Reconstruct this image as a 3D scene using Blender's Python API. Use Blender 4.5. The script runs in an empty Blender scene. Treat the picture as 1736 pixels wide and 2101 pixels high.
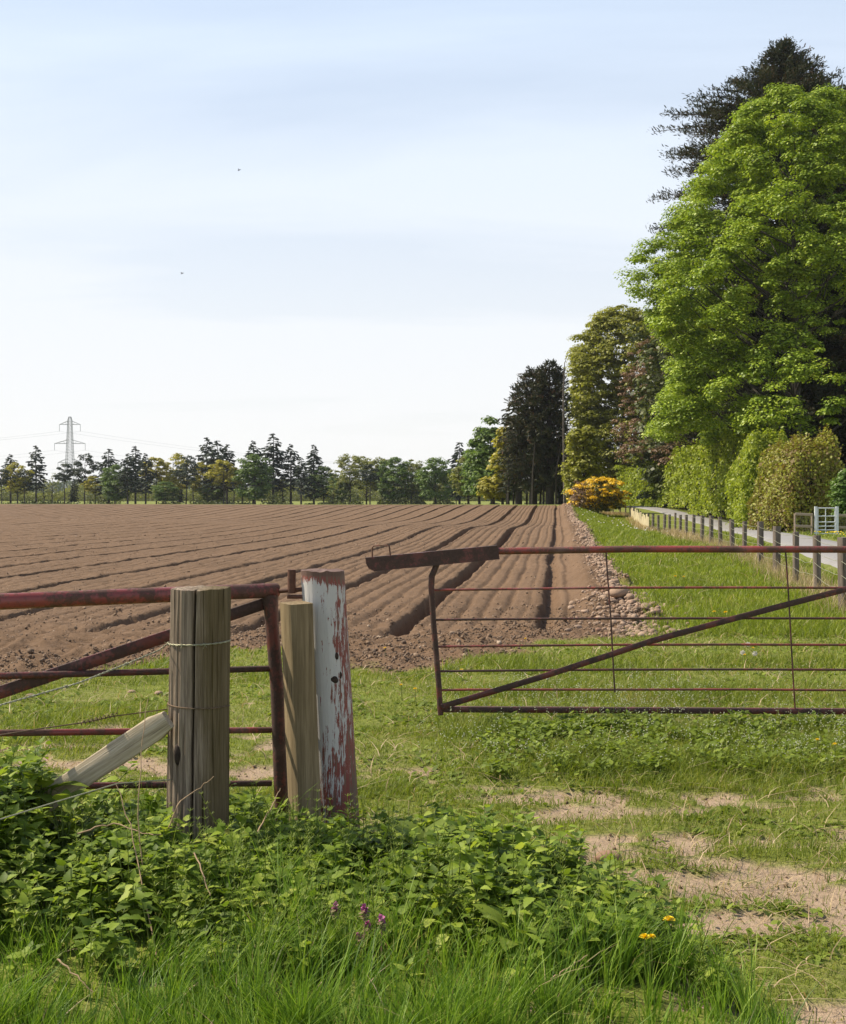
import bpy, math, random
import numpy as np
from mathutils import Vector, Matrix

sc = bpy.context.scene
col = sc.collection
R = math.radians

# ------------------------------------------------------------------ camera
H = 1.6          # eye height
F = 2500.0       # focal length in units of the 1736 x 2101 photograph view
cd = bpy.data.cameras.new("camera")
cam = bpy.data.objects.new("camera", cd)
col.objects.link(cam)
cam.location = (0, 0, H)
cam.rotation_euler = (R(90), 0, 0)
cd.sensor_fit = 'VERTICAL'
cd.sensor_height = 24.0
cd.lens = 24.0 * F / 2101.0
cd.shift_y = -28.5 / 2101.0
cd.clip_start = 0.05
cd.clip_end = 6000
sc.camera = cam

# ------------------------------------------------------------------ world + sun
SUN_EL, SUN_AZ = 50.0, -72.0       # azimuth from +Y, clockwise seen from above (so the sun stands to the left)
world = bpy.data.worlds.new("World")
sc.world = world
world.use_nodes = True
wn, wl = world.node_tree.nodes, world.node_tree.links
wn.clear()
wo = wn.new('ShaderNodeOutputWorld')
bg = wn.new('ShaderNodeBackground')
sky = wn.new('ShaderNodeTexSky')
sky.sky_type = 'NISHITA'
sky.sun_disc = False
sky.sun_elevation = R(SUN_EL)
sky.sun_rotation = R(SUN_AZ)
sky.air_density = 1.0
sky.dust_density = 1.6
sky.ozone_density = 1.2
tc = wn.new('ShaderNodeTexCoord')
sep = wn.new('ShaderNodeSeparateXYZ')
wl.new(tc.outputs['Generated'], sep.inputs[0])
zc = wn.new('ShaderNodeMath'); zc.operation = 'ADD'; zc.inputs[1].default_value = 0.10
wl.new(sep.outputs['Z'], zc.inputs[0])
zm = wn.new('ShaderNodeMath'); zm.operation = 'MAXIMUM'; zm.inputs[1].default_value = 0.03
wl.new(zc.outputs[0], zm.inputs[0])
dx = wn.new('ShaderNodeMath'); dx.operation = 'DIVIDE'
wl.new(sep.outputs['X'], dx.inputs[0]); wl.new(zm.outputs[0], dx.inputs[1])
dy = wn.new('ShaderNodeMath'); dy.operation = 'DIVIDE'
wl.new(sep.outputs['Y'], dy.inputs[0]); wl.new(zm.outputs[0], dy.inputs[1])
cb = wn.new('ShaderNodeCombineXYZ')
wl.new(dx.outputs[0], cb.inputs[0]); wl.new(dy.outputs[0], cb.inputs[1])
mp = wn.new('ShaderNodeMapping')
mp.inputs['Scale'].default_value = (0.42, 1.25, 1.0)
mp.inputs['Rotation'].default_value = (0, 0, R(6))
mp.inputs['Location'].default_value = (0.4, 1.7, 0.0)
wl.new(cb.outputs[0], mp.inputs[0])
cn = wn.new('ShaderNodeTexNoise')
cn.inputs['Scale'].default_value = 0.9
cn.inputs['Detail'].default_value = 7
cn.inputs['Roughness'].default_value = 0.52
cn.inputs['Distortion'].default_value = 0.5
wl.new(mp.outputs[0], cn.inputs['Vector'])
cr = wn.new('ShaderNodeMapRange')
cr.inputs['From Min'].default_value = 0.36
cr.inputs['From Max'].default_value = 0.74
cr.inputs['To Min'].default_value = 0.52
cr.inputs['To Max'].default_value = 1.0
wl.new(cn.outputs['Fac'], cr.inputs['Value'])
# a thin veil of high cloud that thickens towards the horizon, as real cirrostratus does
hz = wn.new('ShaderNodeMapRange')
hz.inputs['From Min'].default_value = 0.0
hz.inputs['From Max'].default_value = 0.42
hz.inputs['To Min'].default_value = 0.50
hz.inputs['To Max'].default_value = 0.05
wl.new(sep.outputs['Z'], hz.inputs['Value'])
ad = wn.new('ShaderNodeMath'); ad.operation = 'ADD'; ad.use_clamp = True
wl.new(cr.outputs[0], ad.inputs[0]); wl.new(hz.outputs[0], ad.inputs[1])
# higher up the veil breaks and the deeper blue of the clear sky takes over
hi = wn.new('ShaderNodeMapRange'); hi.interpolation_type = 'SMOOTHSTEP'
hi.inputs['From Min'].default_value = 0.40; hi.inputs['From Max'].default_value = 0.75
hi.inputs['To Min'].default_value = 1.0; hi.inputs['To Max'].default_value = 0.0
wl.new(sep.outputs['Z'], hi.inputs['Value'])
am = wn.new('ShaderNodeMath'); am.operation = 'MULTIPLY'
wl.new(ad.outputs[0], am.inputs[0]); wl.new(hi.outputs[0], am.inputs[1])
tint = wn.new('ShaderNodeMix'); tint.data_type = 'RGBA'
tz = wn.new('ShaderNodeMapRange')
tz.inputs['From Min'].default_value = 0.0; tz.inputs['From Max'].default_value = 0.38
wl.new(sep.outputs['Z'], tz.inputs['Value']); wl.new(tz.outputs[0], tint.inputs['Factor'])
tint.inputs[6].default_value = (7.35, 7.25, 7.0, 1); tint.inputs[7].default_value = (5.5, 6.45, 7.8, 1)
mx = wn.new('ShaderNodeMix'); mx.data_type = 'RGBA'
wl.new(am.outputs[0], mx.inputs['Factor'])
wl.new(sky.outputs[0], mx.inputs[6])
wl.new(tint.outputs[2], mx.inputs[7])
wl.new(mx.outputs[2], bg.inputs['Color'])
bg.inputs['Strength'].default_value = 0.10
wl.new(bg.outputs[0], wo.inputs[0])

sd = bpy.data.lights.new("sun", 'SUN')
sd.energy = 5.0
sd.angle = R(0.5)
sd.color = (1.0, 0.89, 0.71)
so = bpy.data.objects.new("sun", sd)
col.objects.link(so)
sdir = Vector((math.sin(R(SUN_AZ)) * math.cos(R(SUN_EL)), math.cos(R(SUN_AZ)) * math.cos(R(SUN_EL)), math.sin(R(SUN_EL))))
so.rotation_euler = sdir.to_track_quat('Z', 'Y').to_euler()
so.location = sdir * 50

sc.view_settings.view_transform = 'Standard'
sc.view_settings.look = 'None'
sc.view_settings.exposure = 0.48
sc.view_settings.gamma = 1.0
sc.view_settings.use_curve_mapping = False
try:
    sc.cycles.max_bounces = 6
    sc.cycles.diffuse_bounces = 3
    sc.cycles.transmission_bounces = 4
    sc.cycles.transparent_max_bounces = 4
    sc.cycles.caustics_reflective = False
    sc.cycles.caustics_refractive = False
except Exception:
    pass

# ------------------------------------------------------------------ numpy helpers
rng = np.random.default_rng(7)
random.seed(7)


def hsh(ix, iy, seed):
    h = (ix.astype(np.int64) * 374761393 + iy.astype(np.int64) * 668265263 + seed * 1442695041) & 0xFFFFFFFF
    h = ((h ^ (h >> 13)) * 1274126177) & 0xFFFFFFFF
    h = h ^ (h >> 16)
    return (h & 0xFFFFFF) / float(0x1000000)


def vn(x, y, seed=0):
    x = np.asarray(x, float); y = np.asarray(y, float)
    x, y = np.broadcast_arrays(x, y)
    xi = np.floor(x); yi = np.floor(y)
    fx = x - xi; fy = y - yi
    fx = fx * fx * (3 - 2 * fx); fy = fy * fy * (3 - 2 * fy)
    a = hsh(xi, yi, seed); b = hsh(xi + 1, yi, seed); c = hsh(xi, yi + 1, seed); d = hsh(xi + 1, yi + 1, seed)
    return (a * (1 - fx) + b * fx) * (1 - fy) + (c * (1 - fx) + d * fx) * fy


def fbm(x, y, octv=4, seed=0):
    s = 0.0; a = 0.5; t = 0.0
    for i in range(octv):
        s = s + a * vn(x * 2 ** i + 17.3 * i, y * 2 ** i + 5.1 * i, seed + i)
        t += a; a *= 0.5
    return s / t


def sst(x, a, b):
    t = np.clip((x - a) / (b - a), 0, 1)
    return t * t * (3 - 2 * t)


def norm(v):
    return v / (np.linalg.norm(v, axis=-1, keepdims=True) + 1e-9)


class Geo:
    """collects vertices and faces of any size, then becomes ONE mesh"""

    def __init__(s):
        s.v = []; s.f = {3: [], 4: []}; s.n = 0; s.ng = []; s.a = []

    def add(s, V, Fa, att=None):
        V = np.asarray(V, float).reshape(-1, 3)
        Fa = np.asarray(Fa, int)
        s.v.append(V)
        if Fa.size:
            s.f[Fa.shape[1]].append(Fa + s.n)
        s.a.append(np.zeros(len(V)) if att is None else np.broadcast_to(att, len(V)))
        s.n += len(V)

    def ngon(s, V):
        V = np.asarray(V, float)
        s.v.append(V); s.ng.append(np.arange(len(V)) + s.n); s.a.append(np.zeros(len(V))); s.n += len(V)

    def mesh(s, name, mat=None, smooth=False, attr=None):
        V = np.concatenate(s.v) if s.v else np.zeros((0, 3))
        me = bpy.data.meshes.new(name)
        me.vertices.add(len(V))
        me.vertices.foreach_set('co', V.astype(np.float32).ravel())
        loops = []; starts = []; tot = []; p = 0
        for k in (3, 4):
            if s.f[k]:
                A = np.concatenate(s.f[k])
                loops.append(A.ravel())
                starts.append(p + np.arange(len(A)) * k); tot.append(np.full(len(A), k)); p += A.size
        for g in s.ng:
            loops.append(g); starts.append(np.array([p])); tot.append(np.array([len(g)])); p += len(g)
        L = np.concatenate(loops)
        me.loops.add(len(L)); me.loops.foreach_set('vertex_index', L.astype(np.int32))
        st = np.concatenate(starts); tt = np.concatenate(tot)
        me.polygons.add(len(st))
        me.polygons.foreach_set('loop_start', st.astype(np.int32))
        me.polygons.foreach_set('loop_total', tt.astype(np.int32))
        if smooth:
            me.polygons.foreach_set('use_smooth', np.ones(len(st), bool))
        me.update(calc_edges=True)
        if attr:
            at = me.attributes.new(attr, 'FLOAT', 'POINT')
            at.data.foreach_set('value', np.concatenate(s.a).astype(np.float32))
        if mat:
            me.materials.append(mat)
        return me

    def obj(s, name, mat=None, parent=None, smooth=False, loc=None, attr=None):
        o = bpy.data.objects.new(name, s.mesh(name, mat, smooth, attr))
        col.objects.link(o)
        if loc is not None:
            o.location = loc
        if parent:
            o.parent = parent
        return o


def scatter(g, TV, TF, pos, mats, att=None):
    """copies of a template (TV, TF) with 3x3 matrices mats (n,3,3), columns = local axes"""
    TV = np.asarray(TV, float); TF = np.asarray(TF, int)
    n = len(pos); k = len(TV)
    V = np.einsum('nij,kj->nki', mats, TV) + np.asarray(pos)[:, None, :]
    Fa = (TF[None] + (np.arange(n) * k)[:, None, None]).reshape(-1, TF.shape[1])
    g.add(V.reshape(-1, 3), Fa, None if att is None else np.repeat(att, k))


def frames(t, n, s):
    """matrix with x = t (length), z ~ n; scaled by s (n,) or (n,3)"""
    t = norm(t); b = norm(np.cross(n, t)); n2 = np.cross(t, b)
    M = np.stack([t, b, n2], axis=-1)
    s = np.asarray(s, float)
    if s.ndim == 1:
        return M * s[:, None, None]
    return M * s[:, None, :]


def rdir(n, r=None):
    r = r or rng
    return norm(r.normal(size=(n, 3)))


def tube(g, pts, rad, seg=8, cap=True, att=None):
    P = np.asarray(pts, float); n = len(P)
    rad = np.broadcast_to(rad, n)
    T = norm(np.gradient(P, axis=0))
    ref = np.array([0, 0, 1.0]) if abs(T[0][2]) < 0.9 else np.array([1.0, 0, 0])
    U = norm(np.cross(T, ref)); W = np.cross(T, U)
    a = np.arange(seg) / seg * 2 * math.pi
    V = P[:, None] + rad[:, None, None] * (U[:, None] * np.cos(a)[None, :, None] + W[:, None] * np.sin(a)[None, :, None])
    i = np.arange(n - 1)[:, None] * seg; j = np.arange(seg)[None]; j2 = (j + 1) % seg
    Fa = np.stack([i + j, i + j2, i + seg + j2, i + seg + j], -1).reshape(-1, 4)
    g.add(V.reshape(-1, 3), Fa, att)
    if cap:
        g.ngon(V[0][::-1]); g.ngon(V[-1])


def bez(a, b, c, n=8):
    t = np.linspace(0, 1, n)[:, None]
    a, b, c = (np.asarray(q, float) for q in (a, b, c))
    return (1 - t) ** 2 * a + 2 * t * (1 - t) * b + t * t * c


def box_between(g, a, b, w, h, up=(0, 0, 1), bev=0.003):
    """a bar with chamfered edges from a to b; w across, h along up"""
    a = np.asarray(a, float); b = np.asarray(b, float)
    t = norm((b - a)[None])[0]; up = np.asarray(up, float)
    s = norm(np.cross(t, up)[None])[0]; u = np.cross(s, t)
    w2, h2 = w / 2, h / 2; c = min(bev, w2 * .45, h2 * .45)
    prof = [(w2 - c, -h2), (w2, -h2 + c), (w2, h2 - c), (w2 - c, h2), (-w2 + c, h2), (-w2, h2 - c), (-w2, -h2 + c), (-w2 + c, -h2)]
    A = np.array([a + s * p + u * q for p, q in prof]); B = np.array([b + s * p + u * q for p, q in prof])
    k = len(prof)
    g.add(np.concatenate([A, B]), [[i, (i + 1) % k, k + (i + 1) % k, k + i] for i in range(k)])
    g.ngon(A[::-1]); g.ngon(B)


def px(x, y, z=0.0):
    """photo pixel (1736 view) + height -> world point"""
    Y = (H - z) * F / (y - 1022.0)
    return np.array([(x - 868.0) / F * Y, Y, z])


def at(x, Y, z=0.0):
    return np.array([(x - 868.0) / F * Y, Y, z])


def zat(y, Y):
    return H - (y - 1022.0) * Y / F


def empty(name, label, cat, loc=(0, 0, 0), rz=0.0, group=None):
    o = bpy.data.objects.new(name, None)
    col.objects.link(o)
    o.location = tuple(float(q) for q in loc); o.rotation_euler = (0, 0, rz)
    o.empty_display_size = 0.2
    return tag(o, label, cat, group)


def tag(o, label=None, cat=None, group=None, kind=None):
    if label: o['label'] = label
    if cat: o['category'] = cat
    if group: o['group'] = group
    if kind: o['kind'] = kind
    return o


def copy_thing(o, parent=None):
    c = o.copy(); col.objects.link(c); c.parent = parent
    for ch in list(o.children):
        copy_thing(ch, c)
    return c


# ------------------------------------------------------------------ materials
def nm(name):
    m = bpy.data.materials.new(name); m.use_nodes = True
    t = m.node_tree; t.nodes.clear()
    out = t.nodes.new('ShaderNodeOutputMaterial')
    p = t.nodes.new('ShaderNodeBsdfPrincipled')
    t.links.new(p.outputs[0], out.inputs[0])
    return m, t, p, out


def N(t, kind, **kw):
    n = t.nodes.new(kind)
    for k, v in kw.items():
        if k in n.inputs.keys():
            n.inputs[k].default_value = v
        else:
            setattr(n, k, v)
    return n


def noise(t, scale, detail=4, rough=.55, vec=None, dist=0.0):
    n = N(t, 'ShaderNodeTexNoise', Scale=scale, Detail=detail, Roughness=rough, Distortion=dist)
    if vec is not None: t.links.new(vec, n.inputs['Vector'])
    return n.outputs['Fac']


def mapped(t, scale=(1, 1, 1), kind='Object', loc=(0, 0, 0), rot=(0, 0, 0)):
    c = t.nodes.new('ShaderNodeTexCoord'); m = t.nodes.new('ShaderNodeMapping')
    m.inputs['Scale'].default_value = scale; m.inputs['Location'].default_value = loc; m.inputs['Rotation'].default_value = rot
    t.links.new(c.outputs[kind], m.inputs[0])
    return m.outputs[0]


def ramp(t, fac, stops):
    r = t.nodes.new('ShaderNodeValToRGB')
    e = r.color_ramp.elements
    while len(e) > 1: e.remove(e[-1])
    e[0].position = stops[0][0]; e[0].color = (*stops[0][1], 1)
    for p, c in stops[1:]:
        x = e.new(p); x.color = (*c, 1)
    t.links.new(fac, r.inputs[0])
    return r.outputs[0]


def mixc(t, fac, a, b, mode='MIX'):
    m = t.nodes.new('ShaderNodeMix'); m.data_type = 'RGBA'; m.blend_type = mode
    for s, q in ((0, fac), (6, a), (7, b)):
        if isinstance(q, (int, float)): m.inputs[s].default_value = q
        elif isinstance(q, tuple): m.inputs[s].default_value = (*q, 1) if len(q) == 3 else q
        else: t.links.new(q, m.inputs[s])
    return m.outputs[2]


def mrange(t, v, a, b, c=0.0, d=1.0):
    m = N(t, 'ShaderNodeMapRange'); m.inputs[1].default_value = a; m.inputs[2].default_value = b
    m.inputs[3].default_value = c; m.inputs[4].default_value = d
    t.links.new(v, m.inputs[0])
    return m.outputs[0]


def mth(t, op, a, b=0.0, clamp=False):
    m = t.nodes.new('ShaderNodeMath'); m.operation = op; m.use_clamp = clamp
    for i, q in enumerate((a, b)):
        if isinstance(q, (int, float)): m.inputs[i].default_value = q
        else: t.links.new(q, m.inputs[i])
    return m.outputs[0]


def bump(t, p, h, strength=.5, dist=.01):
    b = N(t, 'ShaderNodeBump', Strength=strength, Distance=dist)
    t.links.new(h, b.inputs['Height']); t.links.new(b.outputs[0], p.inputs['Normal'])


def leafmat(name, stops, transl=.35, tcol=1.25, rough=.5, spec=.3, nscale=.6, namp=.25):
    m, t, p, out = nm(name)
    g = t.nodes.new('ShaderNodeNewGeometry')
    nz = noise(t, nscale, 3, .5, mapped(t))
    v = mth(t, 'ADD', mth(t, 'MULTIPLY', g.outputs['Random Per Island'], 1 - namp * .8), mth(t, 'MULTIPLY', mth(t, 'SUBTRACT', nz, .32), namp * 2.2), True)
    c = ramp(t, v, stops)
    t.links.new(c, p.inputs['Base Color'])
    p.inputs['Roughness'].default_value = rough
    p.inputs['Specular IOR Level'].default_value = spec
    tr = t.nodes.new('ShaderNodeBsdfTranslucent')
    tc2 = mixc(t, 1.0, c, (tcol, tcol * 1.02, tcol * .55), 'MULTIPLY')
    t.links.new(tc2, tr.inputs[0])
    ms = t.nodes.new('ShaderNodeMixShader'); ms.inputs[0].default_value = transl
    t.links.new(p.outputs[0], ms.inputs[1]); t.links.new(tr.outputs[0], ms.inputs[2])
    t.links.new(ms.outputs[0], out.inputs[0])
    return m


M = {}
M['grass_fresh'] = leafmat('fresh_grass', [(0, (.045, .10, .013)), (.4, (.125, .225, .022)), (.75, (.22, .335, .04)), (.93, (.34, .41, .08)), (1, (.5, .44, .2))], .34, namp=.35, nscale=2.5)
M['grass_short'] = leafmat('short_grass', [(0, (.08, .11, .015)), (.4, (.15, .20, .022)), (.72, (.23, .27, .035)), (.88, (.30, .29, .08)), (1, (.44, .35, .19))], .38, namp=.4, nscale=1.5)
M['verge'] = leafmat('verge_grass', [(0, (.10, .13, .015)), (.45, (.18, .235, .022)), (.8, (.27, .31, .035)), (.95, (.36, .36, .08)), (1, (.46, .38, .2))], .4, namp=.5, nscale=.7)
M['shade'] = leafmat('shade_dark_leaves', [(0, (.04, .055, .015)), (.5, (.075, .095, .02)), (1, (.12, .14, .03))], .25)  # dark colour stands in for shade on the backdrop trees; scrub shares it
M['redhedge'] = leafmat('red_brown_hedge_leaves', [(0, (.12, .06, .035)), (.55, (.22, .12, .06)), (.8, (.26, .22, .06)), (1, (.34, .30, .07))], .25, nscale=.5)
M['dry'] = leafmat('dry_straw', [(0, (.30, .21, .12)), (.6, (.45, .34, .20)), (1, (.58, .46, .31))], .25)
M['nettle'] = leafmat('nettle_leaves', [(0, (.045, .08, .012)), (.45, (.135, .205, .022)), (.75, (.26, .345, .04)), (.96, (.40, .45, .09)), (1, (.30, .20, .07))], .38, spec=.22, rough=.55, nscale=3, namp=.35)
M['dock'] = leafmat('dock_leaves', [(0, (.09, .13, .02)), (.6, (.17, .23, .03)), (1, (.27, .33, .05))], .36, spec=.2, rough=.6)
M['cleaver'] = leafmat('cleavers', [(0, (.09, .14, .02)), (.6, (.17, .23, .03)), (1, (.27, .31, .05))], .35)
M['sycamore'] = leafmat('sycamore_leaves', [(0, (.07, .12, .010)), (.5, (.24, .34, .026)), (1, (.46, .53, .07))], .28, nscale=.35, namp=.35)
M['sprucem'] = leafmat('spruce_needles', [(0, (.024, .034, .018)), (.55, (.045, .058, .028)), (.8, (.08, .07, .038)), (1, (.17, .08, .05))], .08, rough=.7, spec=.2, nscale=.4)
M['farspruce'] = leafmat('far_spruce_needles', [(0, (.018, .032, .022)), (.6, (.032, .05, .032)), (1, (.06, .07, .042))], .08, rough=.7, spec=.2, nscale=.4)
M['pinem'] = leafmat('pine_needles', [(0, (.024, .04, .024)), (.6, (.04, .06, .036)), (1, (.075, .075, .045))], .1, rough=.7, spec=.2, nscale=.4)
M['beech'] = leafmat('olive_beech_leaves', [(0, (.14, .15, .016)), (.5, (.25, .26, .026)), (1, (.36, .35, .05))], .38, nscale=.35, namp=.35)
M['budding'] = leafmat('brown_opening_buds', [(0, (.10, .06, .035)), (.5, (.19, .115, .07)), (1, (.30, .20, .12))], .2, nscale=.5)
M['oak'] = leafmat('yellow_oak_leaves', [(0, (.20, .19, .016)), (.5, (.32, .29, .025)), (1, (.44, .38, .05))], .38, nscale=.4)
M['fargreen'] = leafmat('far_green_leaves', [(0, (.05, .09, .018)), (.5, (.095, .16, .028)), (1, (.20, .28, .05))], .4, nscale=.4, namp=.35)
M['farolive'] = leafmat('far_olive_leaves', [(0, (.11, .125, .03)), (.5, (.18, .195, .04)), (1, (.30, .30, .07))], .42, nscale=.4, namp=.35)
M['hedge'] = leafmat('hedge_leaves', [(0, (.14, .19, .016)), (.5, (.25, .31, .028)), (.88, (.36, .40, .05)), (1, (.26, .15, .08))], .42, nscale=.3, namp=.3)
M['hedgebrown'] = leafmat('brown_hedge_leaves', [(0, (.13, .08, .04)), (.3, (.22, .16, .05)), (.55, (.26, .28, .035)), (1, (.36, .36, .07))], .3, nscale=.5, namp=.4)
M['gorse'] = leafmat('gorse_green', [(0, (.08, .09, .02)), (.6, (.15, .15, .025)), (1, (.22, .17, .05))], .2, nscale=1)
M['gorseflower'] = leafmat('gorse_flowers', [(0, (.60, .36, .01)), (.6, (.80, .54, .02)), (1, (.90, .66, .05))], .25, nscale=1)
M['blossom'] = leafmat('hawthorn_leaves', [(0, (.06, .12, .02)), (.6, (.11, .19, .03)), (.86, (.15, .24, .05)), (.9, (.5, .52, .40)), (1, (.6, .6, .5))], .35)
M['distant'] = leafmat('distant_wood_leaves', [(0, (.05, .075, .04)), (.5, (.08, .11, .05)), (1, (.13, .15, .06))], .2, nscale=.1)


def flat(name, c, rough=.6, metal=0.0, var=.25, scale=20, bs=0.0, spec=.4):
    m, t, p, out = nm(name)
    nz = noise(t, scale, 5, .6, mapped(t))
    lo = tuple(q * (1 - var) for q in c); hi = tuple(min(1, q * (1 + var)) for q in c)
    t.links.new(ramp(t, nz, [(.3, lo), (.7, hi)]), p.inputs['Base Color'])
    p.inputs['Roughness'].default_value = rough; p.inputs['Metallic'].default_value = metal
    p.inputs['Specular IOR Level'].default_value = spec
    if bs: bump(t, p, nz, bs, .01)
    return m


M['bark'] = flat('dark_bark', (.042, .035, .027), .9, var=.5, scale=4, bs=.6)
M['barkgrey'] = flat('grey_bark', (.11, .095, .08), .9, var=.5, scale=4, bs=.6)
M['stem'] = flat('green_stem', (.10, .14, .03), .6, var=.3, scale=30)
M['stemdry'] = flat('dry_stem', (.32, .22, .13), .8, var=.3, scale=30)
M['galv'] = flat('galvanised_wire', (.36, .35, .24), .5, .6, var=.25, scale=60)
M['rustwire'] = flat('rusty_wire', (.16, .11, .07), .8, .3, var=.4, scale=60)
M['pylon'] = flat('galvanised_lattice', (.19, .215, .23), .6, .2, var=.05, scale=1)
M['whitegate'] = flat('galvanised_gate', (.62, .66, .70), .4, .3, var=.08, scale=5)
M['yellow'] = flat('dandelion_petals', (.88, .62, .01), .6, var=.2, scale=300)
M['purple'] = flat('deadnettle_petals', (.42, .10, .26), .6, var=.4, scale=300)
M['purpleleaf'] = flat('deadnettle_leaves', (.16, .12, .06), .6, var=.4, scale=200)
M['clock'] = flat('dandelion_seed_head', (.62, .60, .54), .9, var=.15, scale=300)
M['whiteflower'] = flat('white_weed_flowers', (.40, .42, .27), .8, var=.2, scale=300)
M['litposts'] = flat('pale_lit_post_faces', (.46, .39, .24), .8, var=.2, scale=3)  # pale tone stands in for sunlight on the far fence posts
M['birdm'] = flat('bird_feathers', (.10, .10, .11), .8, var=.3, scale=5)


def stone_mat(name, stops):
    m, t, p, out = nm(name)
    oi = t.nodes.new('ShaderNodeObjectInfo'); g = t.nodes.new('ShaderNodeNewGeometry')
    r = mth(t, 'FRACT', mth(t, 'ADD', oi.outputs['Random'], g.outputs['Random Per Island']))
    nz = noise(t, 40, 5, .6, mapped(t))
    c = ramp(t, r, stops)
    c = mixc(t, mrange(t, nz, .35, .75, 0, .45), c, (.16, .11, .075))
    t.links.new(c, p.inputs['Base Color']); p.inputs['Roughness'].default_value = .85
    bump(t, p, nz, .4, .01)
    return m


M['stone'] = stone_mat('field_stones', [(0, (.19, .125, .08)), (.35, (.31, .21, .14)), (.6, (.25, .175, .125)), (.85, (.42, .30, .215)), (1, (.25, .14, .09))])
M['clod'] = stone_mat('soil_clods', [(0, (.10, .062, .036)), (.5, (.15, .094, .054)), (.92, (.20, .13, .08)), (1, (.38, .29, .21))])


def rust_paint(name, base=(.13, .024, .02), rust=(.085, .035, .022), amt=.5):
    m, t, p, out = nm(name)
    co = mapped(t)
    n1 = noise(t, 7, 6, .65, co); n2 = noise(t, 60, 5, .6, co); n3 = noise(t, 2.2, 3, .5, mapped(t, loc=(3, 1, 7)))
    c1 = ramp(t, n2, [(.3, tuple(q * .7 for q in rust)), (.7, tuple(q * 1.5 for q in rust))])
    c2 = ramp(t, n3, [(.3, base), (.7, tuple(min(1, q * 1.9) for q in base))])
    f = mrange(t, mth(t, 'ADD', n1, mth(t, 'MULTIPLY', mth(t, 'SUBTRACT', n2, .5), .5)), amt - .06, amt + .06)
    c = mixc(t, f, c2, c1)
    c = mixc(t, mrange(t, n3, .62, .75, 0, .35), c, (.30, .22, .20))
    t.links.new(c, p.inputs['Base Color'])
    t.links.new(mrange(t, f, 0, 1, .38, .75), p.inputs['Roughness'])
    p.inputs['Specular IOR Level'].default_value = .45
    bump(t, p, mth(t, 'ADD', n2, mth(t, 'MULTIPLY', f, .6)), .35, .003)
    return m


M['rust'] = rust_paint('rusty_red_paint', (.15, .032, .026), (.08, .038, .026), .50)
M['rustdark'] = rust_paint('dark_rusty_paint', (.085, .022, .018), (.048, .026, .020), .46)
M['rustbare'] = rust_paint('bare_rust', (.12, .035, .022), (.085, .036, .02), .40)


def wood(name, stops, zs=.06, moss=0.0, scale=26, bs=.6, crack=.35, axis='Z'):
    m, t, p, out = nm(name)
    s = {'Z': (1, 1, zs), 'X': (zs, 1, 1)}[axis]
    co = mapped(t, s); raw = mapped(t)
    n1 = noise(t, scale, 8, .65, co, .3); n2 = noise(t, scale * 4, 4, .6, co); n3 = noise(t, 2.5, 4, .6, raw)
    v = mth(t, 'ADD', mth(t, 'MULTIPLY', n1, .65), mth(t, 'MULTIPLY', n2, .35))
    c = ramp(t, v, stops)
    cr_ = mrange(t, noise(t, scale * 1.7, 3, .5, mapped(t, tuple(q * (1 if q == 1 else .4) for q in s), loc=(5, 2, 1))), crack - .03, crack + .02, 0, 1)
    c = mixc(t, mth(t, 'SUBTRACT', 1.0, cr_), c, (.025, .018, .012))
    if moss:
        sx = t.nodes.new('ShaderNodeSeparateXYZ'); t.links.new(raw, sx.inputs[0])
        mk = mth(t, 'MULTIPLY', mrange(t, mth(t, 'ADD', sx.outputs[0], mth(t, 'MULTIPLY', mth(t, 'SUBTRACT', n3, .5), .16)), -.01, .07), moss, True)
        c = mixc(t, mk, c, mixc(t, n1, (.05, .038, .014), (.145, .105, .035)))
    t.links.new(c, p.inputs['Base Color'])
    p.inputs['Roughness'].default_value = .85; p.inputs['Specular IOR Level'].default_value = .2
    bump(t, p, mth(t, 'ADD', v, mth(t, 'MULTIPLY', cr_, .5)), bs, .008)
    return m


M['oldpost'] = wood('weathered_grey_post', [(.32, (.07, .05, .035)), (.5, (.225, .175, .13)), (.66, (.41, .335, .26))], .035, .72, 60, 1.0, .36)
M['stake'] = wood('greenish_treated_timber', [(.3, (.10, .072, .038)), (.5, (.20, .15, .085)), (.7, (.32, .25, .15))], .03, 0, 55, .4, .3)
M['plank'] = wood('bleached_plank', [(.3, (.20, .16, .11)), (.5, (.42, .35, .25)), (.7, (.62, .54, .42))], .035, 0, 60, .5, .33, 'X')
M['fencepost'] = wood('fence_post_wood', [(.25, (.07, .055, .045)), (.5, (.14, .115, .095)), (.75, (.26, .22, .19))], .08, 0, 18, .5, .3)
M['railwood'] = wood('pale_rail_wood', [(.25, (.22, .17, .12)), (.5, (.34, .27, .20)), (.75, (.44, .36, .27))], .06, 0, 12, .3, .2, 'X')

# peeling white paint over old red paint over brown wood
m, t, p, out = nm('peeling_white_paint')
raw = mapped(t); co = mapped(t, (1, 1, .22)); co2 = mapped(t, (1, 1, .05), loc=(2, 4, 0))
sx = t.nodes.new('ShaderNodeSeparateXYZ'); t.links.new(raw, sx.inputs[0])
n1 = noise(t, 42, 8, .75, co, .2); n2 = noise(t, 130, 5, .62, co2); n3 = noise(t, 5.5, 4, .6, mapped(t, (1, 1, .35), loc=(1, 7, 3)))
f = mth(t, 'ADD', mth(t, 'MULTIPLY', n1, .6), mth(t, 'MULTIPLY', mth(t, 'SUBTRACT', n2, .16), .42))
f = mth(t, 'ADD', f, mth(t, 'MULTIPLY', n3, .32))
f = mth(t, 'ADD', f, mth(t, 'MULTIPLY', sx.outputs[0], .95))                       # more wear on the right-hand side
f = mth(t, 'ADD', f, mrange(t, sx.outputs[2], .0, .6, .09, 0))                     # and near the ground
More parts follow.
